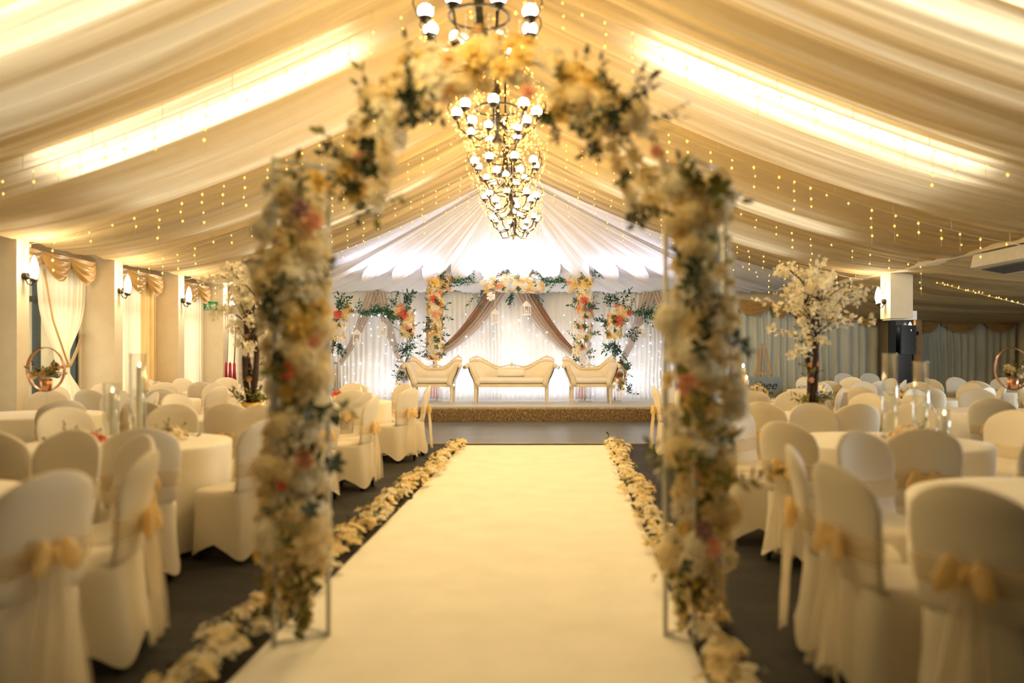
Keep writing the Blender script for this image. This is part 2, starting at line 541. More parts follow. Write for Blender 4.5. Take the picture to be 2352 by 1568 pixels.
def hip_fan(b0, b1, drop, name, m, nu=420, nv=16, scallop=False, a0=0.0, a1=1.0):
    mb = MB(); nn = noise1(77 + int(drop * 100)); n5 = noise1(78)

    def fn(u, v):
        a = lerp(a0, a1, u); e = hip_edge(a)
        be = b1
        if scallop:
            be = b1 - 0.06 + 0.10 * abs(math.sin(a * 17 * PI)) ** 0.7
        b = lerp(b0, be, v)
        x = lerp(APEX[0], e[0], b); y = lerp(APEX[1], e[1], b)
        eg = sm(min(a, 1 - a) / 0.08)
        z = zprof(b) - drop - 0.10 * math.sin(PI * b) * eg
        z += (0.2 + 0.8 * eg) * b * (0.035 * nn(a * 110) + 0.03 * n5(a * 37) + 0.012 * math.sin(a * 900))
        if scallop: z -= 0.16 * v ** 3 * abs(math.sin(a * 17 * PI)) - 0.05 * math.sin(v * PI)
        return (x, y, z)
    mb.grid(fn, nu, nv)
    return mb.build(name, m, cl)


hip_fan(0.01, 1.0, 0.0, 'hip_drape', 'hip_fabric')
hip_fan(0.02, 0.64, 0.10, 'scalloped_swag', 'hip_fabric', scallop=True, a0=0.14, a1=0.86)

# lower draped ceiling of the side annexe
mb = MB()
mb.grid(lambda u, v: (lerp(6.5, 12.0, u), lerp(6.0, 19.6, v),
                      lerp(2.86, 2.62, u) - 0.42 * sm((v - 0.45) / 0.55) * min(1, u * 4) - 0.12 * math.sin(PI * u) + 0.035 * n2(v * 26 + u * 0.6) + 0.02 * n3(v * 63 + u)), 30, 160)
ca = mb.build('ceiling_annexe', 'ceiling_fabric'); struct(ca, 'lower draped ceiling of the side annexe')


# ------------------------------------------------------------------ curtains
def pleat_curtain(name, x0, x1, y, z0, z1, wl, amp, m, seed=0, parent=None, zt=None, nz=10):
    nn = noise1(seed + 10); n6 = noise1(seed + 11)
    nu = int(abs(x1 - x0) / wl * 8)
    ph = [0.0]
    for i in range(nu): ph.append(ph[-1] + 2 * PI / 8 * (1 + 0.45 * nn(i / 11.0)))

    def fn(u, v):
        i = int(round(u * nu)); x = lerp(x0, x1, u)
        top = z1 if zt is None else zt(x)
        a = amp * (0.45 + 0.55 * v) * (1 + 0.5 * n6(x / wl * 0.45))
        return (x + 0.02 * n6(x * 1.3 + 4 * v), y + a * math.sin(ph[i]) + 0.02 * v * n6(x * 0.9 + 7), lerp(top, z0, v))
    return MB().grid(fn, nu, nz).build(name, m, parent)


bd = pleat_curtain('backdrop_curtain', -6.4, 4.55, 19.45, 0.0, 2.95, 0.115, 0.032, 'backdrop_fabric', 1)
tag(bd, 'white finely pleated backdrop curtain behind the stage sofas', 'curtain')


def ztop_grey(x):
    return 2.80 - 0.098 * (x - 4.4) if x < 8.8 else 2.30 + 0.02 * (x - 9.4)


pieces = [(4.55, 6.35, 'behind the easel sign'), (6.35, 8.55, 'behind the two white head table chairs'), (9.3, 11.9, 'beyond the dark doorway')]
for k, (a, b, w_) in enumerate(pieces):
    o = pleat_curtain('grey_curtain', a, b, 19.4, 0.02, 2.6, 0.21, 0.06, 'side_curtain', 20 + k, zt=ztop_grey)
    tag(o, 'grey green satin curtain hanging ' + w_, 'curtain')


def swag(x0, x1, z0, z1, y, drop, m='gold_satin', axis='x', folds=4, seed=0, depth=0.10):
    """one looped swag between two fixing points"""
    nn = noise1(seed + 40); mb = MB()

    def fn(u, v):
        s = math.sin(PI * u)
        z = lerp(z0, z1, u) - v * drop * (0.22 + 0.78 * s ** 0.8)
        fold = math.sin(v * folds * 2 * PI + 1.2 * nn(u * 3 + 5)) * 0.028 * s
        out = depth * s * math.sin(PI * min(1, v * 0.75 + 0.1)) + fold
        h = lerp(x0, x1, u)
        return (h, y - out, z) if axis == 'x' else (y + out, h, z)
    mb.grid(fn, 20, 28)
    return mb


def valance(label, spans, zf, y, drop, axis='x', seed=0):
    v = thing('swag_valance', label, 'valance')
    for i, (a, b) in enumerate(spans):
        swag(a, b, zf(a), zf(b), y, drop, axis=axis, seed=seed + i).build('swag', 'gold_satin', v)
    return v


valance('gold satin swag valance over the curtain behind the easel sign', [(4.55, 5.0), (5.0, 5.9), (5.9, 6.35)], ztop_grey, 19.28, 0.36, seed=1)
valance('gold satin swag valance over the curtain behind the head table', [(6.35, 7.1), (7.1, 7.95), (7.95, 8.6)], ztop_grey, 19.28, 0.36, seed=5)
valance('gold satin swag valance beyond the dark doorway', [(9.35, 10.0), (10.0, 11.0), (11.0, 11.9)], ztop_grey, 19.28, 0.40, seed=9)

# side window dressings
WN = ['beside the hoop basket', 'second along the side wall', 'third along the side wall by the exit sign', 'at the far end of the side wall']


def ywall_curtain(name, ya, yb, x, z0, z1, wl, amp, m, seed, pinch=None, parent=None):
    nn = noise1(seed + 60); n6 = noise1(seed + 61)

    def fn(u, v):
        z = lerp(z1, z0, v); yc = lerp(ya, yb, u)
        if pinch:
            zt, py, w_ = pinch
            d_ = (z - zt); k = math.exp(-(d_ / 0.55) ** 2) if z > zt else math.exp(-(d_ / 0.35) ** 2)
            yc = lerp(yc, py + (u - 0.5) * w_, k)
        return (x + amp * math.sin(2 * PI * u * abs(yb - ya) / wl + 1.3 * nn(u * 9)) + 0.02 * n6(u * 5), yc, z)
    return MB().grid(fn, int(abs(yb - ya) / wl * 8), 24).build(name, m, parent)


bays = [(10.42, 12.54), (12.83, 14.84), (15.13, 17.03), (17.32, 19.3)]
for k, (a, b) in enumerate(bays):
    if k == 0:
        o = ywall_curtain('sheer_curtain', 11.25, 12.5, RECESS + 0.1, 0.05, 2.7, 0.13, 0.03, 'sheer', k, pinch=(1.25, 11.85, 0.28))
        tag(o, 'cream sheer curtain tied back at the window beside the hoop basket', 'curtain')
        o2 = ywall_curtain('sheer_curtain', 10.40, 10.75, RECESS + 0.1, 0.05, 2.7, 0.1, 0.02, 'sheer', 33, pinch=(1.3, 10.5, 0.15))
        tag(o2, 'narrow sheer curtain gathered against the first pier', 'curtain')
        tb = MB().tube([(RECESS + 0.16, 11.72, 1.22), (RECESS + 0.22, 11.86, 1.24), (RECESS + 0.12, 12.2, 1.45), (RECESS + 0.05, 12.5, 1.72)], 0.022, 8).build('curtain_tieback', 'gold_satin')
        tag(tb, 'gold tieback around the sheer curtain beside the hoop basket', 'tieback')
        bl = MB().tube([(RECESS + 0.17, 11.3, 2.62), (RECESS + 0.18, 11.5, 1.9), (RECESS + 0.2, 11.85, 1.25)], 0.014, 6).build('curtain_ribbon', 'gold_curtain')
        tag(bl, 'thin gold ribbon edging the tied back sheer curtain', 'ribbon')
    else:
        split = a + (b - a) * (0.72 if k == 1 else 1.0)
        o = ywall_curtain('sheer_curtain', a, split, RECESS + 0.1, 0.05, 2.7, 0.13, 0.03, 'sheer', k)
        tag(o, 'cream sheer curtain full across the window ' + WN[k], 'curtain')
        if k == 1:
            o = ywall_curtain('gold_curtain', split, b, RECESS + 0.12, 0.05, 2.7, 0.16, 0.035, 'gold_curtain', 70)
            tag(o, 'mustard gold side curtain beside the second sheer curtain', 'curtain')
            bl = MB().tube([(RECESS + 0.17, a + 0.55, 2.6), (RECESS + 0.18, a + 0.56, 1.4), (RECESS + 0.17, a + 0.6, 0.5)], 0.016, 6).build('curtain_ribbon', 'gold_satin')
            tag(bl, 'narrow gold ribbon hanging down the second sheer curtain', 'ribbon')
    q = [a + (b - a) * t_ for t_ in (0, 0.34, 0.67, 1.0)]
    valance('gold swag valance over the side window ' + WN[k], list(zip(q[:-1], q[1:])), lambda y_: 2.86, RECESS + 0.24, 0.40, axis='y', seed=80 + 7 * k)


# ------------------------------------------------------------------ sconces, exit sign, small wall things
def sconce(loc, rz, label, power=26):
    t = thing('wall_sconce', label, 'wall lamp', loc, rz, 'wall sconces')
    # local: sticks out along +x
    MB().lathe([(0.0, -0.05), (0.045, -0.05), (0.045, 0.05), (0.0, 0.05)], 10).build('wall_plate', 'iron', t).rotation_euler = (0, R(90), 0)
    MB().tube([(0, 0, 0), (0.05, 0, -0.10), (0.10, 0, -0.12), (0.13, 0, -0.06)], 0.009, 6).build('arm', 'iron', t)
    MB().lathe([(0.0, 0.0), (0.05, 0.01), (0.04, -0.03), (0.0, -0.04)], 10, (0.13, 0, -0.04)).build('cup', 'iron', t)
    MB().lathe([(0.0, -0.03), (0.035, -0.02), (0.055, 0.06), (0.05, 0.13), (0.028, 0.22), (0.0, 0.27)], 12, (0.13, 0, 0)).build('glass_shade', 'bulb_sconce', t)
    point('sconce_light', (0.25, 0, 0.1), power, (1.0, 0.80, 0.55), 0.08, t)
    return t


for k, py in enumerate(PIERS):
    sconce((WL + 0.01, py + 0.13, 2.42), 0, 'lit flame shaped wall sconce on the ' + ['first', 'second', 'third', 'fourth'][k] + ' pier between the side windows')
sconce((6.46, 14.35, 2.36), PI, 'lit flame shaped wall sconce on the pier at the open side')
sconce((9.14, 18.72, 1.90), PI, 'lit flame shaped wall sconce beside the dark doorway', 10)

ex = thing('exit_sign', 'green emergency exit sign with white running figure and arrow', 'sign', (-6.76, 17.03, 2.44))
MB().box((0, 0, 0), (0.29, 0.02, 0.175)).build('sign_panel', 'exit_green', ex, False)
# arrow
MB().prism([(0.08, -0.055), (0.10, -0.055), (0.10, 0.01), (0.125, 0.01), (0.09, 0.055), (0.055, 0.01), (0.08, 0.01)], -0.014, -0.011).build('arrow', 'print_white', ex, False)
mb = MB(); mb.ball((-0.055, -0.013, 0.05), 0.014, 8, 5, (1, 0.2, 1))
mb.prism([(-0.075, 0.03), (-0.05, 0.035), (-0.045, -0.005), (-0.07, -0.01)], -0.014, -0.011)
mb.prism([(-0.07, -0.01), (-0.055, -0.01), (-0.085, -0.06), (-0.10, -0.055)], -0.014, -0.011)
mb.prism([(-0.06, -0.01), (-0.045, -0.008), (-0.02, -0.035), (-0.03, -0.06), (-0.04, -0.055), (-0.035, -0.038)], -0.014, -0.011)
mb.prism([(-0.075, 0.03), (-0.10, 0.01), (-0.095, 0.0), (-0.07, 0.018)], -0.014, -0.011)
mb.prism([(-0.05, 0.033), (-0.02, 0.01), (-0.025, 0.002), (-0.05, 0.018)], -0.014, -0.011)
mb.build('running_figure', 'print_white', ex, False)
MB().prism([(-0.135, -0.075), (-0.005, -0.075), (-0.005, -0.068), (-0.135, -0.068)], -0.014, -0.011).build('doorway_mark', 'print_white', ex, False)

rt = thing('hanging_tassel', 'red and gold beaded tassels hanging beside the fourth pier', 'decoration', (-6.46, 17.18, 1.9))
MB().tube([(0, 0, 0.35), (0.02, 0, 0.0), (0.0, 0, -0.75)], 0.008, 5).build('cord', 'mauve_satin', rt)
MB().tube([(0.16, 0, 0.3), (0.18, 0, 0.0), (0.15, 0, -0.7)], 0.016, 6).build('bead_string', 'gold_satin', rt)
for dx in (-0.03, 0.06, 0.15):
    MB().lathe([(0.0, 0.05), (0.03, 0.0), (0.03, -0.12), (0.045, -0.35), (0.0, -0.36)], 10, (dx, 0, -0.7)).build('tassel', 'red_tassel', rt)

acu = thing('air_conditioner', 'white wall hung air conditioning unit under the drapes', 'air conditioner', (6.62, 10.75, 2.72), R(0))
MB().prism([(-0.30, -0.08), (0.22, -0.17), (0.30, -0.10), (0.30, 0.10), (-0.26, 0.10)], -0.6, 0.6).build('body', 'plastic_white', acu, False)
MB().prism([(-0.18, -0.105), (0.14, -0.162), (0.14, -0.172), (-0.18, -0.115)], -0.52, 0.52).build('vent_slot', 'vent_dark', acu, False)

# ------------------------------------------------------------------ stage
st = thing('stage_platform', 'low stage platform with a pale deck and brown fur skirt', 'stage', (0, 0, 0))
ZS = 0.315
MB().box((-0.3, 17.98, ZS - 0.03), (8.4, 2.7, 0.06)).build('deck', 'deck', st, False)
MB().box((-0.3, 17.98, 0.14), (8.3, 2.66, 0.28)).build('core', 'fur_base', st, False)
mb = MB(); rg = random.Random(5)
for i in range(11000):
    x = rg.uniform(-4.5, 3.9); z = rg.uniform(0.02, ZS - 0.015)
    l = rg.uniform(0.03, 0.06); a = rg.gauss(0, 0.5)
    dx, dz = l * math.sin(a), -l * math.cos(a) * 0.8; w_ = 0.006
    b = len(mb.v); y0 = 16.62
    mb.v += [(x - w_, y0, z), (x + w_, y0, z), (x + dx, y0 - rg.uniform(0.02, 0.04), z + dz if z + dz > 0.005 else 0.005)]
    mb.f.append((b, b + 1, b + 2))
mb.build('fur_skirt', 'fur', st, False, kind='stuff')


# sofas ------------------------------------------------------------
def sofa(label, cx, y, W, rz=0.0):
    t = thing('carved_sofa', label, 'sofa', (cx, y, ZS), rz, 'carved ivory sofas on the stage')
    w = W / 2; D = 0.34; seat_w = w - 0.305          # half width of the seat between the arms
    # legs
    for sx in (-1, 1):
        for sy in (-1, 1):
            MB().lathe([(0.022, 0.0), (0.026, 0.03), (0.022, 0.05), (0.030, 0.16), (0.036, 0.30), (0.030, 0.33), (0.042, 0.345), (0.03, 0.36), (0.045, 0.375), (0.045, 0.42)],
                       10, (sx * (seat_w + 0.06), sy * (D - 0.05), 0)).build('leg', 'ivory', t)
    MB().box((0, 0, 0.405), (2 * seat_w + 0.2, 2 * D, 0.07)).build('apron', 'ivory', t, False)
    # seat cushion (front at -y)
    MB().grid(lambda u, v: ((2 * u - 1) * seat_w * (1 - 0.02 * abs(math.sin(v * 2 * PI)) ** 2),
                            -D * math.cos(v * 2 * PI) * (1 - 0.05 * (2 * u - 1) ** 8) if True else 0,
                            0.505 + 0.075 * (abs(math.sin(v * 2 * PI)) ** 0.45) * (1 if v < 0.5 else -1)), 16, 28).build('seat_cushion', 'ivory_fabric', t)
    # scrolled arms: S profile swept front to back
    for sx in (-1, 1):
        prof = [(0.02, 0.40), (0.035, 0.47), (0.055, 0.55), (0.10, 0.64), (0.135, 0.72), (0.16, 0.80), (0.195, 0.855), (0.24, 0.875), (0.275, 0.85), (0.275, 0.81), (0.245, 0.795)]
        ins = MB()
        th = [0.085, 0.09, 0.088, 0.08, 0.075, 0.07, 0.06, 0.045, 0.035, 0.028, 0.02]
        ins.tube([(sx * (seat_w - 0.01 + a), -D + 0.02, z) for a, z in prof], [q * 0.72 for q in th], 10)
        ins.build('arm_scroll', 'ivory', t)
        pad = MB()
        pad.grid(lambda u, v: (sx * (seat_w - 0.05 + np.interp(u * 10, range(11), [p[0] for p in prof])), lerp(-D + 0.02, D, v),
                               float(np.interp(u * 10, range(11), [p[1] for p in prof])) + 0.02), 20, 4)
        pad.grid(lambda u, v: (sx * (seat_w + 0.06 + np.interp(u * 10, range(11), [p[0] for p in prof])), lerp(-D + 0.02, D, v),
                               float(np.interp(u * 10, range(11), [p[1] for p in prof])) - 0.03), 20, 4)
        pad.build('arm_pad', 'ivory_fabric', t)
        MB().ball((sx * (seat_w + 0.245), -D, 0.825), 0.045, 10, 6, (1, 0.6, 1)).build('arm_rosette', 'ivory', t)

    # back: high shoulders, dipped middle
    def zt(x):
        q = abs(x) / w
        return 0.76 + 0.20 * sm((q - 0.25) / 0.5) - 0.05 * sm((q - 0.82) / 0.18)
    bw = w - 0.06
    bh = lambda v: lerp(seat_w + 0.05, bw, sm(v))
    MB().grid(lambda u, v: ((2 * u - 1) * bh(v), D - 0.02 - 0.05 * math.sin(PI * v) + 0.02 * v, lerp(0.45, zt((2 * u - 1) * bw) - 0.03, v)), 32, 8).build('backrest', 'ivory_fabric', t)
    MB().grid(lambda u, v: ((2 * u - 1) * bh(v), D + 0.05, lerp(0.38, zt((2 * u - 1) * bw) - 0.03, v)), 32, 2).build('back_panel', 'ivory_fabric', t)
    pts = [((2 * k / 40 - 1) * bw, D + 0.01, zt((2 * k / 40 - 1) * bw)) for k in range(41)]
    MB().tube(pts, 0.032, 8).build('crest_rail', 'ivory', t)
    # pierced carving over the crest rail: scroll loops, upper rail, finials
    top = []
    for k in range(41):
        x = (2 * k / 40 - 1) * bw; q = abs(x) / w
        top.append((x, D + 0.01, zt(x) + 0.045 + 0.05 * math.exp(-(q / 0.16) ** 2) + 0.035 * math.exp(-((q - 0.78) / 0.12) ** 2)))
    MB().tube(top, 0.014, 6).build('upper_rail', 'ivory', t)
    n = int(W / 0.085)
    for k in range(n):
        x = lerp(-bw + 0.05, bw - 0.05, (k + 0.5) / n); q = abs(x) / w
        zz = zt(x) + 0.03; hh = 0.02 + 0.022 * math.exp(-(q / 0.16) ** 2) + 0.016 * math.exp(-((q - 0.78) / 0.12) ** 2)
        lp = [(x + 0.024 * math.cos(a) * (1 if k % 2 else -1), D + 0.01, zz + hh * 0.6 + hh * math.sin(a)) for a in [2 * PI * j / 10 for j in range(9)]]
        MB().tube(lp, 0.008, 5).build('scroll_carving', 'ivory', t)
    for xx, hh in ((0, 0.085), (-w * 0.78, 0.05), (w * 0.78, 0.05)):
        MB().lathe([(0.0, hh + 0.03), (0.02, hh), (0.045, hh * 0.55), (0.03, hh * 0.2), (0.04, 0)], 8, (xx, D + 0.01, zt(xx) + 0.05), 1, 0.5).build('finial', 'ivory', t)
    return t


def px_x(px, Y): return (px - VX) * Y / F_PX


sofa('wide carved ivory sofa in the middle of the stage', px_x(1175, 17.8), 17.8, 2.06)
sofa('carved ivory armchair sofa on the side of the stage by the exit sign', px_x(996, 17.85), 17.85, 1.34)
sofa('carved ivory armchair sofa on the side of the stage by the easel sign', px_x(1356, 17.85), 17.85, 1.34)
cu = MB()
cu.grid(lambda u, v: ((2 * u - 1) * 0.30, 0.055 * math.cos(2 * PI * v) * (1 - 0.15 * (2 * u - 1) ** 6), 0.085 * math.sin(2 * PI * v) * (1 - 0.1 * (2 * u - 1) ** 6)), 10, 14)
o = cu.build('bolster_cushion', 'ivory_fabric', loc=(px_x(1173, 17.8), 17.95, ZS + 0.675)); o.rotation_euler = (R(-12), 0, 0)
tag(o, 'rectangular cream cushion leaning on the middle stage sofa', 'cushion')


# ------------------------------------------------------------------ flowers
def rose_mb():
    mb = MB(); rg = random.Random(3)
    mb.lathe([(0.0, 0.62), (0.16, 0.60), (0.24, 0.40), (0.2, 0.0), (0.0, -0.1)], 7)
    for layer, (n, r0, tilt, hgt) in enumerate(((4, 0.16, 0.22, 0.62), (5, 0.28, 0.55, 0.60), (6, 0.36, 1.0, 0.62))):
        for k in range(n):
            a = 2 * PI * (k + 0.5 * layer) / n + rg.uniform(-0.1, 0.1)
            wd = 1.5 * PI / n

            def fn(u, v, a=a, wd=wd, r0=r0, tilt=tilt, hgt=hgt):
                aa = a + (u - 0.5) * wd * (0.7 + 0.6 * math.sin(PI * (0.2 + v * 0.7)))
                r = r0 * (0.55 + 0.45 * v) + hgt * math.sin(tilt) * v + 0.10 * (v ** 3) - 0.05 * (2 * u - 1) ** 2 * v
                z = hgt * math.cos(tilt) * v * (1 - 0.12 * (2 * u - 1) ** 2) - 0.10 * v ** 3 * layer
                return (r * math.cos(aa), r * math.sin(aa), z)
            mb.grid(fn, 2, 3)
    return mb


ROSE = rose_mb()
ROSES = {c: ROSE.mesh('rose_' + c, 'rose_' + c) for c in ('cream', 'ivory', 'yellow', 'apricot', 'peach', 'coral', 'white', 'mauve')}


def hyd_mb(seed=1):
    mb = MB(); rg = random.Random(seed)
    for i in range(46):
        z = 1 - 1.6 * (i + 0.5) / 46; r = math.sqrt(max(0, 1 - z * z)); a = i * 2.39996
        n = Vector((r * math.cos(a), r * math.sin(a), z)); q = n.to_track_quat('Z', 'Y'); c = n * rg.uniform(0.88, 1.0)
        b = len(mb.v)
        for k in range(4):
            a2 = k * PI / 2 + i
            for dr, da in ((0.05, 0), (0.2, -0.5), (0.27, 0), (0.2, 0.5)):
                p = q @ Vector((dr * math.cos(a2 + da), dr * math.sin(a2 + da), 0.05 * (dr > 0.1))) + c
                mb.v.append(tuple(p))
            mb.f.append((b + 4 * k, b + 4 * k + 1, b + 4 * k + 2, b + 4 * k + 3))
    mb.ball((0, 0, 0), 0.86, 8, 6)
    return mb


HYD = hyd_mb()
HYDS = {c: HYD.mesh('hydrangea', m) for c, m in (('ivory', 'rose_ivory'), ('cream', 'rose_cream'), ('olive', 'leaf_olive'), ('yellow', 'rose_yellow'), ('white', 'rose_white'))}


def spray_mb(seed, nleaf=11, leaf=0.30, width=0.42, length=1.0):
    """leafy spray growing along +Z from the origin"""
    mb = MB(); rg = random.Random(seed)
    bend = rg.uniform(-0.35, 0.35)
    P = lambda t_: Vector((bend * t_ * t_, 0.1 * math.sin(3 * t_), length * t_))
    mb.tube([P(k / 5) for k in range(6)], [0.018, 0.016, 0.013, 0.011, 0.009, 0.006], 4)
    for k in range(nleaf):
        t_ = 0.15 + 0.85 * k / (nleaf - 1); p = P(t_); a = k * 2.4 + rg.uniform(-0.4, 0.4)
        d = Vector((math.cos(a), math.sin(a), rg.uniform(0.2, 0.8))).normalized()
        if k == nleaf - 1: d = Vector((0, 0, 1))
        s = d.cross(Vector((0, 0, 1.01))).normalized() if abs(d.z) < 0.99 else Vector((1, 0, 0))
        l = leaf * rg.uniform(0.75, 1.15); w_ = l * width * 0.5; nrm = d.cross(s)
        b = len(mb.v)
        mb.v += [tuple(p), tuple(p + d * l * 0.35 + s * w_), tuple(p + d * l * 0.45 - nrm * l * 0.06), tuple(p + d * l * 0.35 - s * w_), tuple(p + d * l * 0.75 + s * w_ * 0.7), tuple(p + d * l * 0.75 - s * w_ * 0.7), tuple(p + d * l)]
        mb.f += [(b, b + 1, b + 2), (b, b + 2, b + 3), (b + 1, b + 4, b + 2), (b + 2, b + 5, b + 3), (b + 4, b + 6, b + 2), (b + 2, b + 6, b + 5)]
    return mb


SPR = {}
for nm in ('leaf_dark', 'leaf_olive', 'leaf_teal', 'leaf_bright', 'sprig_mauve'):
    SPR[nm] = [spray_mb(s_, 12 if nm != 'sprig_mauve' else 18, 0.34 if nm != 'sprig_mauve' else 0.14, 0.5).mesh('leaf_spray', nm) for s_ in (1, 2, 3)]


def qdir(n, rg):
    q = Vector(n).normalized().to_track_quat('Z', 'Y')
    return q @ Quaternion((0, 0, 1), rg.uniform(0, 6.28))


def pick(rg, table):
    x = rg.random() * sum(w_ for _, w_ in table)
    for k, w_ in table:
        x -= w_
        if x <= 0: return k
    return table[-1][0]


def poisson_front(rg, n, fn, dmin, tries=40):
    """n points on surface fn(u,v)->(p,normal) at least dmin apart"""
    out = []
    for i in range(n * tries):
        p, nr = fn(rg.random(), rg.random())
        if all((p - q).length > dmin for q, _ in out):
            out.append((p, nr))
            if len(out) >= n: break
    return out


# ------------------------------------------------------------------ the aisle flower arch
AY = 3.95
arch = thing('flower_arch', 'tall free standing floral arch over the aisle carpet', 'flower arch', (0, AY, 0))
rg = random.Random(11)
ZT = CAM_H + (VY - 375) * AY / F_PX      # top of the column frames


def bar(pts, r, name='frame_bar'):
    return MB().tube(pts, r, 8).build(name, 'white_metal', arch)


COLS = []
for sd, xs in ((-1, (px_x(612, AY), px_x(632, 3.84), px_x(752, AY))), (1, (px_x(1683, AY), px_x(1597, 3.80), px_x(1530, AY)))):
    ys = (0.16, -0.13, 0.02)
    P = [Vector((x, y, 0)) for x, y in zip(xs, ys)]
    COLS.append(P)
    for p in P:
        bar([p + Vector((0, 0, 0.0)), p + Vector((0, 0, ZT))], 0.013, 'frame_post')
    for z in (0.03, 0.42, 1.05, 1.7, ZT - 0.012):
        bar([P[0] + Vector((0, 0, z)), P[1] + Vector((0, 0, z)), P[2] + Vector((0, 0, z))], 0.010)
        bar([P[0] + Vector((0, 0, z)), P[2] + Vector((0, 0, z))], 0.008)
    # scroll ironwork low in the panel
    for a, b in ((P[1], P[2]), (P[1], P[0])):
        c = (a + b) / 2 + Vector((0, 0, 0.2)); dv = (b - a).normalized()
        sp = [c + dv * (0.055 * (1 - k / 26) * math.cos(k * 0.55)) + Vector((0, 0, 0.08 * (1 - k / 26) * math.sin(k * 0.55))) for k in range(24)]
        bar(sp, 0.006, 'scroll')

PAL = [('cream', 44), ('ivory', 42), ('yellow', 9), ('apricot', 2)]
n_rose = 0


def arch_flower(p, nr, c=None, s=None, hyd=False):
    global n_rose
    s = s or rg.uniform(0.050, 0.074)
    if hyd:
        put('hydrangea', HYDS[c or pick(rg, [('ivory', 5), ('cream', 4)])], arch, p, qdir(nr, rg), s)
    else:
        put('rose', ROSES[c or pick(rg, PAL)], arch, p, qdir(nr, rg), s * rg.uniform(0.95, 1.05)); n_rose += 1


def arch_leaf(p, nr, m=None, s=None):
    m = m or pick(rg, [('leaf_dark', 6), ('leaf_olive', 4), ('sprig_mauve', 2)])
    put('leaf_spray', rg.choice(SPR[m]), arch, p, qdir(nr, rg), s or rg.uniform(0.16, 0.26))


for sd, P in zip((-1, 1), COLS):
    xl, xr = min(p.x for p in P), max(p.x for p in P); xm = (xl + xr) / 2; hw = (xr - xl) / 2

    def surf(u, v):
        z = lerp(0.42, ZT - 0.10, v)
        a = lerp(-1.25, 1.25, u)
        wob = 1.0 + 0.18 * math.sin(z * 5 + sd) 
        p = Vector((xm + hw * 0.92 * math.sin(a) * wob, -0.02 - 0.13 * math.cos(a) * wob, z))
        return p, Vector((math.sin(a) * 0.9, -math.cos(a) - 0.3, rg.uniform(-0.2, 0.45)))
    pts = poisson_front(rg, 100, surf, 0.078)
    for i, (p, nr) in enumerate(pts):
        if i % 4 == 3: arch_flower(p, nr, hyd=True, s=rg.uniform(0.065, 0.095))
        else: arch_flower(p, nr)
    for p, nr in poisson_front(rg, 5, surf, 0.10):
        arch_leaf(p - nr.normalized() * 0.03, nr + Vector((rg.uniform(-0.7, 0.7), 0, rg.uniform(-0.9, 0.5))), s=rg.uniform(0.13, 0.21))
    # greenery core behind the flowers
    mbc = MB(); mbc.grid(lambda u, v: (xm + hw * 0.8 * math.sin(2 * PI * u) * (0.8 + 0.1 * math.sin(v * 40)), 0.02 + 0.07 * math.cos(2 * PI * u), lerp(0.45, ZT - 0.12, v)), 14, 30, True)
    mbc.build('moss_core', 'leaf_olive', arch)
    # trailing yellow blossom at the foot
    for k in range(16):
        x = xm + rg.uniform(-0.75, 0.45 if sd > 0 else 0.6) * hw; z0 = rg.uniform(0.34, 0.52); ln = rg.uniform(0.14, 0.30); yy = rg.uniform(-0.16, -0.06)
        m = MB()
        for q in range(16):
            t_ = q / 15; r_ = 0.035 * (1 - 0.7 * t_)
            m.octa((rg.gauss(0, r_), rg.gauss(0, r_ * 0.7), -ln * t_), rg.uniform(0.014, 0.022))
        m.build('trailing_blossom', rg.choice(['rose_yellow', 'rose_cream', 'rose_cream', 'leaf_olive']), arch, kind='stuff', loc=(x, yy, z0))

# accents picked out in the photograph: (pixel, colour, size)
for px, py, c, s in ((718, 510, 'peach', 0.062), (655, 852, 'coral', 0.050), (722, 785, 'peach', 0.035), (700, 1052, 'peach', 0.050), (647, 1115, 'coral', 0.026),
                     (1578, 884, 'peach', 0.062), (1612, 1080, 'peach', 0.042), (1616, 1218, 'mauve', 0.050), (1636, 1256, 'peach', 0.052), (690, 480, 'mauve', 0.05)):
    p = at(px, py, AY - 0.20); arch_flower(Vector((p.x, -0.20, p.z)), Vector((0, -1, 0.1)), c, s)
for px, py, m, s in ((690, 450, 'leaf_olive', 0.17), (1620, 628, 'leaf_dark', 0.18), (1550, 1100, 'leaf_olive', 0.20), (1680, 1110, 'leaf_olive', 0.20), (740, 1080, 'leaf_dark', 0.2),
                     (640, 745, 'leaf_dark', 0.16), (625, 650, 'leaf_dark', 0.14), (745, 655, 'leaf_dark', 0.13), (1560, 690, 'leaf_dark', 0.15), (1625, 740, 'leaf_dark', 0.15), (1630, 980, 'leaf_olive', 0.2),
                     (1655, 420, 'leaf_olive', 0.2), (1600, 440, 'leaf_olive', 0.2), (700, 1170, 'leaf_dark', 0.16), (650, 1240, 'leaf_olive', 0.16)):
    p = at(px, py, AY - 0.17)
    for q in range(2):
        arch_leaf(Vector((p.x, -0.17, p.z)), Vector((rg.uniform(-1, 1), -0.6, rg.uniform(-0.6, 1))), m, s)

# the curved top, two halves that meet at the hinge
arc_px = [(815, 455), (838, 375), (878, 285), (935, 215), (1010, 165), (1090, 140), (1165, 140), (1235, 162), (1310, 205), (1380, 250), (1440, 320), (1480, 400), (1520, 465)]
ap = [Vector((at(x, y, AY).x, 0.0, at(x, y, AY).z)) for x, y in arc_px]
left_half, right_half = ap[:8], ap[7:]
for half in (left_half, right_half):
    bar([p + Vector((0, 0.02, 0.04)) for p in half], 0.011, 'arch_hoop')
    bar([p + Vector((0, 0.02, -0.05)) for p in half], 0.011, 'arch_hoop')


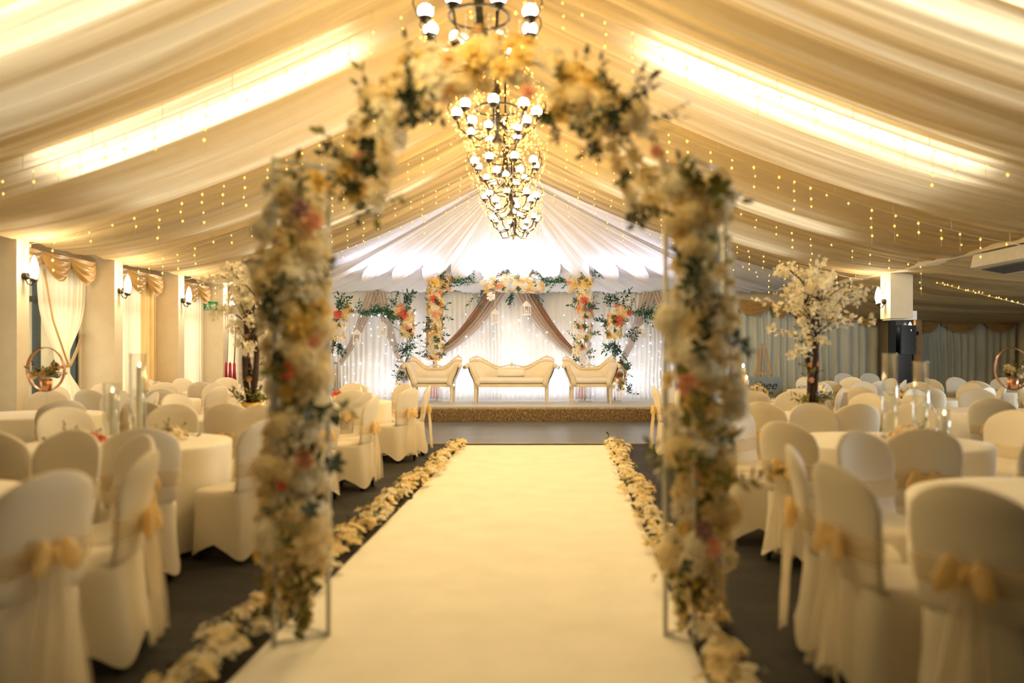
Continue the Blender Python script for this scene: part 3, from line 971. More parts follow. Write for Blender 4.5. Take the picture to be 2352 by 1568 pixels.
def arc_surf(u, v):
    q = u * (len(ap) - 1); i = min(int(q), len(ap) - 2); t_ = q - i
    c = ap[i].lerp(ap[i + 1], t_); d = (ap[i + 1] - ap[i]).normalized(); nrm = Vector((-d.z, 0, d.x))
    a = lerp(-1.35, 1.35, v); r = 0.115 * (1 + 0.15 * math.sin(q * 4))
    return c + nrm * r * math.sin(a) + Vector((0, -0.10 * math.cos(a), 0)), nrm * math.sin(a) + Vector((0, -math.cos(a) - 0.2, 0.1))


APAL = [('cream', 40), ('ivory', 20), ('yellow', 34), ('apricot', 5)]
for i, (p, nr) in enumerate(poisson_front(rg, 88, arc_surf, 0.076)):
    if abs(p.x - at(1245, 160, AY).x) < 0.03: continue
    top = p.z > 2.72
    if i % 9 == 4: arch_flower(p, nr, hyd=True, c='cream', s=rg.uniform(0.06, 0.08))
    else: arch_flower(p, nr, c=pick(rg, APAL if top else PAL))
for p, nr in poisson_front(rg, 12, arc_surf, 0.08):
    arch_leaf(p - nr.normalized() * 0.02, nr + Vector((rg.uniform(-0.8, 0.8), 0, rg.uniform(-0.6, 0.8))), pick(rg, [('leaf_dark', 8), ('leaf_olive', 3), ('sprig_mauve', 2)]), rg.uniform(0.11, 0.16))
for px, py, c, s in ((1212, 212, 'peach', 0.045), (828, 362, 'peach', 0.038), (1508, 348, 'peach', 0.038), (1090, 125, 'yellow', 0.07), (1152, 158, 'yellow', 0.065), (1195, 130, 'yellow', 0.06)):
    p = at(px, py, AY - 0.14); arch_flower(Vector((p.x, -0.14, p.z)), Vector((0, -1, 0.1)), c, s)
for px, py, d_ in ((848, 205, (-0.8, -0.3, 0.6)), (1485, 210, (0.9, -0.2, 0.4)), (1540, 275, (1, -0.2, 0.1)), (1325, 150, (0.1, -0.2, 1)), (770, 345, (-1, -0.2, 0.3)), (835, 480, (0.3, -0.3, -1))):
    p = at(px, py, AY); arch_leaf(Vector((p.x, -0.03, p.z)) - Vector(d_) * 0.12, d_, 'sprig_mauve' if px > 1300 else 'leaf_olive', 0.2)
    arch_leaf(Vector((p.x, -0.03, p.z)) - Vector(d_) * 0.12, d_, 'leaf_dark', 0.16)
for px, py in ((935, 240), (950, 205), (870, 395), (980, 270), (1350, 330), (1415, 235), (1250, 270), (1470, 470), (860, 330), (1440, 220), (1400, 285), (830, 420)):
    p = at(px, py, AY - 0.12)
    for q in range(3): arch_leaf(Vector((p.x, -0.13, p.z)), (rg.uniform(-1, 1), -0.8, rg.uniform(-1, 1)), 'leaf_dark', 0.14)


# ------------------------------------------------------------------ aisle carpet and blossom garlands
c4 = [at(505, 1568 + 160, 1), None, None, None]


def ground(px, py):
    Y = CAM_H * F_PX / (py - VY)
    return Vector(((px - VX) * Y / F_PX, Y, 0))


A0, A1 = ground(530, 1568), ground(1062, 1024)
B0, B1 = ground(1624, 1568), ground(1398, 1024)
A0 = A0 + (A0 - A1) * 0.18; B0 = B0 + (B0 - B1) * 0.18
mb = MB(); nn = noise1(91)
cv = lambda u, v: (lerp(lerp(A0.x, A1.x, v), lerp(B0.x, B1.x, v), u), lerp(A0.y, A1.y, v), 0.012 + 0.003 * nn(v * 40 + u))
mb.grid(cv, 6, 120)
mb.grid(lambda u, v: (cv(u, v)[0], cv(u, v)[1], 0.0005), 6, 2)
o = mb.build('aisle_carpet', 'carpet'); tag(o, 'long cream carpet runner down the aisle to the dance floor', 'carpet')


def cluster_mb(seed):
    m = MB(); rg = random.Random(seed)
    for i in range(14):
        a = rg.uniform(0, 6.28); r_ = rg.uniform(0.1, 0.85)
        c = Vector((r_ * math.cos(a), r_ * math.sin(a), rg.uniform(0.45, 1.0) * (1.2 - 0.5 * r_)))
        q = qdir(Vector((c.x, c.y, 0.8)), rg); s_ = rg.uniform(0.22, 0.34)
        b = len(m.v); m.v.append(tuple(c))
        for k in range(5):
            aa = k * 2 * PI / 5
            for dr, da, dz in ((0.75, -0.5, 0.25), (1.0, 0, 0.35), (0.75, 0.5, 0.25)):
                m.v.append(tuple(c + q @ Vector((dr * s_ * math.cos(aa + da), dr * s_ * math.sin(aa + da), dz * s_))))
            m.f.append((b, b + 1 + 3 * k, b + 2 + 3 * k, b + 3 + 3 * k))
        m.ball(tuple(c + q @ Vector((0, 0, 0.1 * s_))), 0.26 * s_, 6, 4)
    return m


CLUS = [cluster_mb(k).mesh('blossom_cluster', mm) for k in range(3) for mm in ('rose_ivory', 'rose_cream')]
for nm, e0, e1, cat_l in (('left', ground(478, 1550), ground(1060, 1022), 'cream blossom garland along the carpet edge by the side windows'),
                          ('right', ground(1662, 1545), ground(1404, 1020), 'cream blossom garland along the carpet edge by the easel sign')):
    e0 = e0 + (e0 - e1) * 0.10
    g = thing('blossom_garland', cat_l, 'garland', (0, 0, 0), 0, 'carpet edge garlands')
    ln = (e1 - e0).length; n = int(ln / 0.075)
    MB().tube([e0.lerp(e1, k / 20) + Vector((0, 0, 0.02)) for k in range(21)], 0.012, 6).build('vine', 'leaf_olive', g)
    for k in range(n):
        p = e0.lerp(e1, (k + rg.random() * 0.6) / n)
        put('blossom_cluster', rg.choice(CLUS), g, (p.x + rg.gauss(0, 0.045), p.y, 0.014), (0, 0, rg.uniform(0, 6)), rg.uniform(0.085, 0.125))
        if k % 3 == 0:
            put('leaf_spray', rg.choice(SPR[rg.choice(['leaf_olive', 'leaf_dark', 'leaf_dark'])]), g, (p.x, p.y, 0.03), qdir((rg.uniform(-1, 1), rg.uniform(-1, 1), 0.35), rg), rg.uniform(0.10, 0.16))


# ------------------------------------------------------------------ floral frames on the stage
SPAL_L = [('cream', 26), ('yellow', 14), ('apricot', 28), ('ivory', 18), ('peach', 7), ('white', 8), ('coral', 1)]
SPAL_W = [('white', 45), ('ivory', 22), ('cream', 14), ('peach', 6)]


def floral_frame(name, label, posts, ztop, y, runs, sprays, extra=(), group=None):
    """posts: x positions; runs: [(p0,p1,radius,n,palette)] in (x,z)."""
    t = thing(name, label, 'floral frame', (0, y, ZS), 0, group); rg = random.Random(len(label))
    x0, x1 = posts
    for x in posts:
        MB().tube([(x, 0, 0), (x, 0, ztop - ZS)], 0.02, 8).build('post', 'white_metal', t)
        MB().box((x, 0, 0.01), (0.30, 0.30, 0.02)).build('foot_plate', 'white_metal', t, False)
    MB().tube([(x0, 0, ztop - ZS), (x1, 0, ztop - ZS)], 0.02, 8).build('beam', 'white_metal', t)
    for (a, b, r, n, pal) in runs:
        a = Vector((a[0], 0, a[1] - ZS)); b = Vector((b[0], 0, b[1] - ZS)); d = (b - a); dn = d.normalized(); nrm = Vector((-dn.z, 0, dn.x))

        def sf(u, v):
            an = lerp(-1.5, 1.5, v)
            return a + d * u + nrm * r * math.sin(an) + Vector((0, -r * 0.75 * math.cos(an), 0)), nrm * math.sin(an) + Vector((0, -math.cos(an) - 0.2, 0.15))
        for p, nr in poisson_front(rg, n, sf, 0.062):
            put('rose', ROSES[pick(rg, pal)], t, p, qdir(nr, rg), rg.uniform(0.056, 0.086))
        for p, nr in poisson_front(rg, max(4, n // 5), sf, 0.08):
            put('leaf_spray', rg.choice(SPR[rg.choice(['leaf_teal', 'leaf_teal', 'leaf_dark', 'leaf_olive'])]), t, p - nr * 0.02, qdir(nr + Vector((rg.uniform(-1, 1), 0, rg.uniform(-1, 1))), rg), rg.uniform(0.14, 0.24))
    for (x, z, d, m, s, n) in sprays:
        for k in range(n):
            put('leaf_spray', rg.choice(SPR[m]), t, (x + rg.gauss(0, 0.05), rg.uniform(-0.1, 0.0), z - ZS + rg.gauss(0, 0.03)), qdir(Vector(d) + Vector((rg.gauss(0, 0.45), rg.uniform(-0.5, 0), rg.gauss(0, 0.45))), rg), s * rg.uniform(0.7, 1.15))
    for (x, z, c, s) in extra:
        put('rose', ROSES[c], t, (x, -0.14, z - ZS), qdir((0, -1, 0.1), rg), s)
    return t


YF = 18.55


def X(px): return px_x(px, YF)


def Z(py): return CAM_H - (py - VY) * YF / F_PX


xl, xr, zb = X(1003), X(1343), Z(648)
sp = []
for py, dx in ((690, -1), (720, 1), (745, -1), (770, 1), (795, -1), (820, 1), (705, 1), (760, -1), (810, -1)):
    sp.append((xl, Z(py), (dx, 0, 0.15), 'leaf_teal', 0.26, 2)); sp.append((xr, Z(py), (dx, 0, 0.15), 'leaf_teal', 0.26, 2))
for px in (985, 1005, 1025, 1330, 1355): sp.append((X(px), Z(640), ((px - 1170) * 0.002, 0, 1), 'leaf_teal', 0.30, 3))
for px in (1115, 1130, 1165, 1200, 1215, 1235): sp.append((X(px), Z(632), (0, 0, 1), 'leaf_teal', 0.24, 3))
for px in (1045, 1062, 1078, 1092, 1262, 1278, 1294, 1308): sp.append((X(px), Z(646), (1 if px % 2 else -1, 0, 0.1), 'leaf_bright', 0.26, 5))
for px in (1100, 1178, 1182, 1230): sp.append((X(px), Z(676), (0, 0, -1), 'leaf_teal', 0.26, 3))
floral_frame('floral_frame', 'tall floral frame with a rose covered beam over the middle sofa', (xl, xr), zb, YF, [
    ((X(1000), Z(632)), (X(998), Z(826)), 0.17, 110, SPAL_L),
    ((X(1343), Z(636)), (X(1343), Z(730)), 0.17, 46, SPAL_L),
    ((X(1340), Z(738)), (X(1334), Z(832)), 0.19, 48, SPAL_W),
    ((X(990), Z(640)), (X(1040), Z(652)), 0.15, 26, SPAL_L), ((X(1302), Z(655)), (X(1352), Z(640)), 0.15, 26, SPAL_L),
    ((X(1104), Z(650)), (X(1246), Z(650)), 0.20, 74, SPAL_W + [('apricot', 22), ('yellow', 10)]),
], sp, [(X(998), Z(687), 'coral', 0.10), (X(1000), Z(722), 'peach', 0.09), (X(1003), Z(800), 'white', 0.12), (X(1341), Z(690), 'coral', 0.11), (X(1345), Z(710), 'mauve', 0.09), (X(1128), Z(682), 'white', 0.11), (X(1000), Z(650), 'yellow', 0.12), (X(1350), Z(652), 'yellow', 0.12)])

xl2, xr2, zb2 = X(775), X(934), Z(716)
sp = [(X(930), Z(700), (0.2, 0, 1), 'leaf_teal', 0.30, 8), (X(905), Z(705), (-0.3, 0, 1), 'leaf_teal', 0.28, 5), (X(775), Z(700), (0.3, 0, 1), 'leaf_teal', 0.3, 7), (X(935), Z(790), (0, 0, -1), 'leaf_teal', 0.28, 10), (X(935), Z(790), (0.8, 0, 0.1), 'leaf_teal', 0.26, 6), (X(775), Z(785), (0, 0, -1), 'leaf_teal', 0.28, 9), (X(925), Z(860), (-1, 0, 0), 'leaf_teal', 0.22, 5)]
for px in (820, 850, 862, 875, 888): sp.append((X(px), Z(716), (1, 0, 0.1), 'leaf_bright', 0.26, 6))
floral_frame('floral_frame', 'low floral frame beside the sofa on the exit sign side', (xl2, xr2), zb2, YF + 0.1, [
    ((X(912), Z(712)), (X(938), Z(722)), 0.16, 26, SPAL_L), ((X(934), Z(722)), (X(934), Z(775)), 0.14, 30, SPAL_L),
    ((X(776), Z(712)), (X(800), Z(722)), 0.16, 26, SPAL_L), ((X(775), Z(735)), (X(775), Z(785)), 0.14, 28, SPAL_W),
    ((X(930), Z(845)), (X(922), Z(885)), 0.13, 22, SPAL_W)],
    sp, [(X(927), Z(722), 'coral', 0.13), (X(777), Z(722), 'coral', 0.12)])
xl3, xr3 = X(1413), X(1570)
sp = [(X(1415), Z(700), (0.1, 0, 1), 'leaf_teal', 0.32, 9), (X(1400), Z(740), (-1, 0, 0), 'leaf_teal', 0.24, 6), (X(1412), Z(785), (0, 0, -1), 'leaf_teal', 0.34, 12), (X(1435), Z(760), (1, 0, -0.3), 'leaf_teal', 0.24, 6), (X(1432), Z(850), (1, 0, 0.2), 'leaf_teal', 0.24, 6), (X(1440), Z(905), (0.5, 0, 0.5), 'leaf_teal', 0.2, 5), (X(1570), Z(716), (0, 0, 1), 'leaf_teal', 0.3, 6)]
for px in (1462, 1474, 1486, 1500, 1530): sp.append((X(px), Z(722), (1, 0, 0.1), 'leaf_bright', 0.26, 7))
floral_frame('floral_frame', 'low floral frame beside the sofa on the easel sign side', (xl3, xr3), zb2, YF + 0.1, [
    ((X(1408), Z(712)), (X(1445), Z(722)), 0.16, 28, SPAL_L), ((X(1413), Z(722)), (X(1410), Z(775)), 0.17, 34, SPAL_L),
    ((X(1426), Z(835)), (X(1416), Z(895)), 0.15, 30, SPAL_L), ((X(1565), Z(716)), (X(1570), Z(790)), 0.15, 24, SPAL_L)],
    sp, [(X(1419), Z(736), 'coral', 0.14), (X(1420), Z(862), 'coral', 0.08)])


# swept drapes
def swept(p0, p1, w0, w1, bow, y, folds, seed):
    """gathered sheet sweeping from a top edge centre p0 to tie point p1 (x,z)"""
    a = Vector((p0[0], 0, p0[1])); b = Vector((p1[0], 0, p1[1])); nn = noise1(seed)
    c = a.lerp(b, 0.55) + Vector((bow[0], 0, bow[1]))
    m = MB()

    def fn(u, v):
        p = a * (1 - v) ** 2 + c * 2 * v * (1 - v) + b * v * v
        d = ((c - a) * (1 - v) + (b - c) * v).normalized(); nrm = Vector((-d.z, 0, d.x)) if v > 0.02 else Vector((1, 0, 0)).lerp(Vector((-d.z, 0, d.x)), v / 0.02)
        if nrm.x < 0: nrm = -nrm
        w_ = lerp(w0, w1, v ** 0.8)
        q = p + nrm * (u - 0.5) * w_
        return (q.x, y + 0.035 * math.sin(u * folds * 2 * PI + nn(v * 2) * 0.6), q.z)
    m.grid(fn, folds * 8, 20)
    return m


def drape_pair(label, top, tie, mats, tail_to):
    t = thing('swept_drape', label, 'drape', (0, 0, 0), 0, 'swept drapes on the stage backdrop')
    sg = 1 if tie[0] > top[0] else -1
    for k, m in enumerate(mats):
        o = swept((top[0] - sg * 0.16 * k, top[1]), (tie[0], tie[1] - 0.03 * k), 0.34, 0.12, (-sg * (0.02 + 0.10 * k), -0.28 - 0.07 * k), 19.22 - 0.05 * k if k == 0 else 19.13, 4, 5 + k)
        o.build('swept_panel', m, t)
    MB().grid(lambda u, v: (tie[0] + 0.04 * sg + (u - 0.5) * lerp(0.07, 0.24, v), 19.2 + 0.03 * math.sin(u * 6 * PI), lerp(tie[1], tail_to, v)), 24, 6).build('tail', mats[0], t)
    MB().tube([(tie[0] - 0.10, 19.05, tie[1] + 0.03), (tie[0] + 0.12, 19.05, tie[1] - 0.02)], 0.03, 8).build('tie', mats[-1], t)
    return t


X9 = lambda px: px_x(px, 19.2)
Z9 = lambda py: CAM_H - (py - VY) * 19.2 / F_PX
drape_pair('mauve and taupe drape swept from the beam towards the exit sign side', (X9(1132), Z9(672)), (X9(1003), Z9(812)), ['mauve_satin', 'taupe_sheer'], ZS + 0.02)
drape_pair('mauve and taupe drape swept from the beam towards the easel sign side', (X9(1212), Z9(672)), (X9(1335), Z9(822)), ['mauve_satin', 'taupe_sheer'], ZS + 0.02)
drape_pair('taupe drape swept outward behind the low frame, exit sign side', (X9(858), Z9(670)), (X9(780), Z9(835)), ['taupe_sheer'], ZS + 0.02)
drape_pair('taupe drape swept inward behind the low frame, exit sign side', (X9(872), Z9(670)), (X9(922), Z9(832)), ['taupe_sheer'], ZS + 0.02)
drape_pair('taupe drape swept inward behind the low frame, easel sign side', (X9(1490), Z9(670)), (X9(1425), Z9(835)), ['taupe_sheer'], ZS + 0.02)
drape_pair('taupe drape swept outward behind the low frame, easel sign side', (X9(1510), Z9(670)), (X9(1600), Z9(835)), ['taupe_sheer'], ZS + 0.02)

# hanging lanterns
for px, py, l in ((1137, 730, 'lower white lantern hanging from the middle beam'), (1209, 712, 'higher white lantern hanging from the middle beam'),
                  (820, 777, 'lower white lantern hanging from the low frame, exit sign side'), (880, 760, 'higher white lantern hanging from the low frame, exit sign side'),
                  (1477, 765, 'white lantern hanging from the low frame, easel sign side')):
    ln = thing('hanging_lantern', l, 'lantern', (X(px), YF - 0.02, Z(py) - 0.10), 0.3, 'white hanging lanterns')
    s = 0.075
    for sx in (-1, 1):
        for sy in (-1, 1):
            MB().box((sx * s, sy * s, 0.10), (0.016, 0.016, 0.2)).build('corner_post', 'white_paint', ln, False)
    MB().box((0, 0, 0.0), (0.18, 0.18, 0.02)).build('base', 'white_paint', ln, False)
    MB().box((0, 0, 0.2), (0.18, 0.18, 0.02)).build('top_plate', 'white_paint', ln, False)
    MB().lathe([(0.11, 0.21), (0.05, 0.28), (0.02, 0.30), (0.0, 0.33)], 4).build('roof', 'white_paint', ln, False)
    MB().lathe([(0.0, 0.01), (0.03, 0.01), (0.03, 0.10), (0.0, 0.10)], 10).build('candle', 'candle', ln)
    zc = (zb if 1100 < px < 1250 else zb2) - (Z(py) - 0.10)
    MB().tube([(0, 0, 0.32), (0, 0, zc)], 0.004, 4).build('cord', 'white_paint', ln)

# fairy light curtain on the backdrop
lc = thing('light_curtain', 'curtain of white fairy lights hanging over the backdrop', 'string lights', (0, 19.28, 2.9))
rg2 = random.Random(21)
x = -4.6
while x < 3.6:
    dens = 1.0
    m = MB(); wv = MB(); z = -0.5 - rg2.random() * 0.3
    wv.tube([(x, 0, 0), (x, 0, -2.55)], 0.0015, 3).build('strand_wire', 'white_paint', lc)
    while z > -2.5:
        if rg2.random() < 0.8:
            m.ball((x + rg2.gauss(0, 0.02), 0, z), rg2.choice([0.009, 0.012, 0.015, 0.022]), 8, 5)
        z -= rg2.uniform(0.14, 0.30)
    m.build('strand_bulbs', 'bulb_white', lc, kind='stuff')
    x += rg2.uniform(0.17, 0.24)


# ------------------------------------------------------------------ chandeliers
def chandelier_proto(fairy):
    parts = []
    A = parts.append
    A(('chain', MB().tube([(0, 0, 0.75), (0, 0, 1.35)], 0.012, 6), 'iron', None))
    A(('stem', MB().lathe([(0.0, -0.30), (0.03, -0.27), (0.05, -0.22), (0.02, -0.17), (0.035, -0.08), (0.08, -0.02), (0.04, 0.05), (0.03, 0.2), (0.055, 0.3), (0.03, 0.36), (0.025, 0.7), (0.045, 0.74), (0.0, 0.77)], 12), 'iron', None))
    A(('hoop', MB().tube([(0.24 * math.cos(a), 0.24 * math.sin(a), 0.12) for a in [2 * PI * k / 24 for k in range(25)]], 0.012, 6, False), 'iron', None))
    for k in range(8):
        a = 2 * PI * (k + 0.5) / 8; c, s = math.cos(a), math.sin(a)
        q = lambda r, z: (r * c, r * s, z)
        A(('arm', MB().tube([q(0.04, -0.02), q(0.16, -0.14), q(0.30, -0.16), q(0.41, -0.09), q(0.44, 0.02)], [0.014, 0.012, 0.011, 0.010, 0.010], 6), 'iron', None))
        A(('cup', MB().lathe([(0.0, -0.03), (0.03, -0.02), (0.055, 0.02), (0.0, 0.02)], 10, q(0.44, 0.03)), 'iron', None))
        A(('globe_bulb', MB().ball(q(0.44, 0.095), 0.060, 14, 9, (1, 1, 0.95)), 'bulb_globe', None))
        A(('curl', MB().tube([q(0.44, 0.02), q(0.50, 0.06), q(0.54, 0.14), q(0.53, 0.20), q(0.50, 0.21)], 0.006, 5), 'iron', None))
    for k in range(5):
        a = 2 * PI * k / 5 + 0.3; c, s = math.cos(a), math.sin(a)
        q = lambda r, z: (r * c, r * s, z)
        A(('arm', MB().tube([q(0.03, -0.2), q(0.12, -0.29), q(0.24, -0.29), q(0.28, -0.2)], 0.010, 6), 'iron', None))
        A(('cup', MB().lathe([(0.0, -0.03), (0.025, -0.02), (0.045, 0.02), (0.0, 0.02)], 10, q(0.28, -0.18)), 'iron', None))
        A(('globe_bulb', MB().ball(q(0.28, -0.125), 0.046, 12, 8), 'bulb_globe', None))
    cr = MB(); rg = random.Random(4)
    for k in range(16):
        a = 2 * PI * k / 16; r_ = 0.24 if k % 2 else 0.46; z0 = 0.10 if k % 2 else 0.0
        for j in range(6): cr.octa((r_ * math.cos(a), r_ * math.sin(a), z0 - 0.05 - 0.035 * j), 0.011 if j < 5 else 0.02)
    A(('crystal_drops', cr, 'crystal', 'stuff'))
    fl = MB()
    for k in range(fairy):
        a = rg.choice(range(14)) * 2 * PI / 14 + rg.gauss(0, 0.05); h = rg.uniform(0, 1)
        z = lerp(-0.34, 0.75, h); r_ = 0.06 + 0.50 * math.sin(PI * min(1, 0.15 + 0.80 * h)) * rg.choice([1, 1, 0.8, 0.4])
        fl.octa((r_ * math.cos(a), r_ * math.sin(a), z), rg.uniform(0.008, 0.014))
    if fairy: A(('fairy_bulbs', fl, 'bulb_chand', 'stuff'))
    return [(n, m.mesh(n, mt), kd) for n, m, mt, kd in parts]


P0, P1 = chandelier_proto(40), chandelier_proto(520)
for k, (y, x) in enumerate(((6.35, -0.38), (8.75, -0.33), (11.1, -0.30), (13.4, -0.27), (15.6, -0.24))):
    t = thing('chandelier', 'iron globe chandelier wrapped in fairy lights, ' + ['first', 'second', 'third', 'fourth', 'fifth'][k] + ' from the aisle arch', 'chandelier', (x, y, 3.98), 0.35 * k, 'chandeliers along the ridge')
    arm_ = None
    for n, me, kd in (P0 if k == 0 else P1):
        o = put(n, me, arm_ if n in ('cup', 'globe_bulb', 'curl') else t, kind=kd)
        if n == 'arm': arm_ = o
    point('chandelier_light', (0, 0, -0.38), (95, 115, 120, 115, 80)[k], WARM, 0.35, t)

# ------------------------------------------------------------------ ceiling fairy light strings
rg3 = random.Random(31)
for k, (y, side) in enumerate([(y_, s_) for y_ in (7.76, 10.14, 12.52, 14.9, 16.6) for s_ in (-1, 1)]):
    W = abs((XE_L if side < 0 else XE_R) - XC)
    t = thing('icicle_lights', 'amber icicle lights across the ceiling drapes, ' + ['first', 'second', 'third', 'fourth', 'fifth'][k // 2] + ' row, ' + ('window side' if side < 0 else 'annexe side'), 'string lights', (0, y, 0), 0, 'icicle light strings')
    P = lambda u, y=y: (XC + side * W * u, 0, zprof(u) - 0.13)
    MB().tube([P(0.05 + 0.93 * q / 30) for q in range(31)], 0.004, 4).build('main_wire', 'wire', t)
    for q in range(9):
        p = P(0.08 + 0.11 * q); MB().tube([p, (p[0], 0, p[2] + 0.24)], 0.003, 4).build('hook', 'wire', t)
    bulbs = MB(); wires = MB(); u = 0.06
    while u < 0.98:
        p = P(u); n = rg3.choice([1, 2, 2, 3, 4]); z = p[2]
        wires.tube([p, (p[0], 0, p[2] - 0.12 * n)], 0.002, 3, False)
        for j in range(n):
            bulbs.octa((p[0] + rg3.gauss(0, 0.01), rg3.gauss(0, 0.01), z - 0.02 - 0.115 * j - rg3.random() * 0.03), rg3.uniform(0.012, 0.018))
        u += rg3.uniform(0.028, 0.05)
    wires.build('drop_wires', 'wire', t, kind='stuff'); bulbs.build('bulbs', 'bulb_fairy', t, kind='stuff')
t = thing('rope_lights', 'amber rope lights sloping across the annexe ceiling', 'string lights', (0, 0, 0))
a, b = at(2150, 648, 14.0), at(2380, 706, 13.0)
MB().tube([a, a.lerp(b, 0.5) + Vector((0, 0, -0.01)), b], 0.008, 5).build('rope', 'wire', t)
m = MB()
for k in range(26): m.octa(tuple(a.lerp(b, (k + rg3.random()) / 26) + Vector((0, -0.02, rg3.gauss(0, 0.012)))), rg3.uniform(0.010, 0.016))
m.build('bulbs', 'bulb_fairy', t, kind='stuff')


# ------------------------------------------------------------------ chairs
def ring(hw, y0, y1, z, n, N=40, lift=0.0, bow=0.0):
    yc, hd = (y0 + y1) / 2, (y1 - y0) / 2; out = []
    for i in range(N):
        t_ = 2 * PI * i / N; c, s = math.cos(t_), math.sin(t_)
        x = hw * math.copysign(abs(c) ** (2 / n), c); y = yc + hd * math.copysign(abs(s) ** (2 / n), s)
        zz = z + lift * (1 - abs(math.sin(2 * t_)) ** 0.6)
        out.append((x, y + bow * (x / 0.23) ** 2, zz))
    return out


def back_section(z):
    t_ = (z - 0.49) / 0.48
    hw = float(np.interp(z, [0.49, 0.60, 0.72, 0.80, 0.85, 0.885, 0.915, 0.94, 0.957, 0.967], [0.205, 0.21, 0.226, 0.232, 0.224, 0.206, 0.175, 0.135, 0.09, 0.035]))
    yc = -0.195 - 0.11 * t_; hd = float(np.interp(z, [0.49, 0.9, 0.967], [0.030, 0.026, 0.012]))
    return hw, yc - hd, yc + hd, 0.045 * min(1, t_ * 1.5)


def chair_cover():
    rings = [ring(0.235, -0.275, 0.205, 0.03, 5, lift=0.10), ring(0.222, -0.25, 0.20, 0.16, 5, lift=0.045), ring(0.215, -0.235, 0.198, 0.32, 4.5), ring(0.218, -0.225, 0.203, 0.44, 4.5),
             ring(0.216, -0.223, 0.200, 0.465, 4.5), ring(0.200, -0.22, 0.185, 0.480, 4.5), ring(0.19, -0.222, -0.02, 0.484, 4), ring(0.195, -0.224, -0.15, 0.488, 3.5)]
    for z in (0.51, 0.56, 0.62, 0.68, 0.74, 0.80, 0.86, 0.885, 0.905, 0.92, 0.935, 0.947, 0.957, 0.964, 0.967):
        hw, a, b, bw = back_section(z); rings.append(ring(hw, a, b, z, 3.2, bow=bw))
    m = MB(); N = 40
    for r_ in rings: m.v += r_
    for j in range(len(rings) - 1):
        for i in range(N):
            i2 = (i + 1) % N
            m.f.append((j * N + i, j * N + i2, (j + 1) * N + i2, (j + 1) * N + i))
    m.f.append(tuple((len(rings) - 1) * N + i for i in range(N)))
    return m


def chair_sash():
    rr = []
    for z, e in ((0.585, 0.006), (0.60, 0.012), (0.625, 0.009), (0.65, 0.014), (0.675, 0.010), (0.69, 0.006)):
        hw, a, b, bw = back_section(z); rr.append(ring(hw + e, a - e, b + e, z, 3.2, bow=bw))
    m = MB(); N = 40
    for r_ in rr: m.v += r_
    for j in range(len(rr) - 1):
        for i in range(N):
            m.f.append((j * N + i, j * N + (i + 1) % N, (j + 1) * N + (i + 1) % N, (j + 1) * N + i))
    return m


def bow_loop(sx):
    m = MB(); nn = noise1(5 + sx)

    def fn(u, v):
        t_ = v; r_ = 0.058 * math.sin(PI * min(1, t_ * 0.86 + 0.10)) ** 0.7
        a = 2 * PI * u; r_ *= 1 + 0.12 * math.sin(3 * a + 5 * v)
        return (sx * (0.01 + 0.125 * t_), -0.02 - 0.03 * t_ + 0.42 * r_ * math.cos(a), -0.065 * t_ * t_ + 0.02 * t_ + r_ * (1 + 0.35 * t_) * math.sin(a) + 0.01 * nn(v * 6))
    m.grid(fn, 12, 8, True)
    return m


def bow_tail(sx):
    m = MB()
    m.grid(lambda u, v: (sx * (0.015 + 0.07 * v) + (u - 0.5) * lerp(0.05, 0.17, v ** 0.7), -0.015 - 0.05 * v ** 0.5 + 0.02 * math.sin(u * 9 + v * 3), -0.57 * v - 0.02 * abs(u - 0.5)), 8, 10)
    return m


CH = {}
CH['cover'] = chair_cover().mesh('seat_cover', 'spandex')
CH['cover_white'] = chair_cover().mesh('seat_cover', 'spandex_white')
CH['sash'] = chair_sash().mesh('sash', 'organza_pale')
CH['loopL'] = bow_loop(-1).mesh('bow_loop', 'organza'); CH['loopR'] = bow_loop(1).mesh('bow_loop', 'organza')
CH['knot'] = MB().ball((0, -0.025, 0), 0.032, 8, 6, (1, 0.8, 1.2)).mesh('bow_knot', 'organza')
CH['tailL'] = bow_tail(-1).mesh('bow_tail', 'tulle'); CH['tailR'] = bow_tail(1).mesh('bow_tail', 'tulle')
CH['foot'] = MB().lathe([(0.0, 0.0), (0.016, 0.0), (0.015, 0.06), (0.014, 0.12), (0.0, 0.12)], 8).mesh('leg', 'rubber')


def chair(x, y, rz, label, group, white=False):
    t = thing('banquet_chair', label, 'chair', (x, y, 0), rz, group)
    put('seat_cover', CH['cover_white' if white else 'cover'], t)
    for sx in (-1, 1):
        for yy in (-0.205, 0.135):
            put('leg', CH['foot'], t, (sx * 0.172, yy, 0.0))
    if not white:
        put('sash', CH['sash'], t)
        hw, a, b, bw = back_section(0.64)
        k = put('bow_knot', CH['knot'], t, (0, a - 0.005, 0.645), None, (0.8, 1.0, 0.95))
        for n_, q in (('bow_loop', 'loopL'), ('bow_loop', 'loopR'), ('bow_tail', 'tailL'), ('bow_tail', 'tailR')):
            put(n_, CH[q], k)
    return t


# ------------------------------------------------------------------ tables
TR = 0.73


def cloth_mb():
    m = MB(); N = 96

    def fn(u, v):
        a = 2 * PI * u
        if v < 0.28:
            r_ = (TR - 0.004) * v / 0.28; z = 0.757
        elif v < 0.36:
            k = (v - 0.28) / 0.08; r_ = TR - 0.004 + 0.008 * math.sin(k * PI / 2); z = 0.757 - 0.022 * (1 - math.cos(k * PI / 2))
        else:
            k = (v - 0.36) / 0.64; z = 0.735 - 0.70 * k
            r_ = TR + 0.004 + k * (0.014 * math.sin(13 * a + 1.5 * math.sin(3 * a)) - 0.012)
        return (r_ * math.cos(a), r_ * math.sin(a), z)
    m.grid(fn, N, 25, True)
    return m


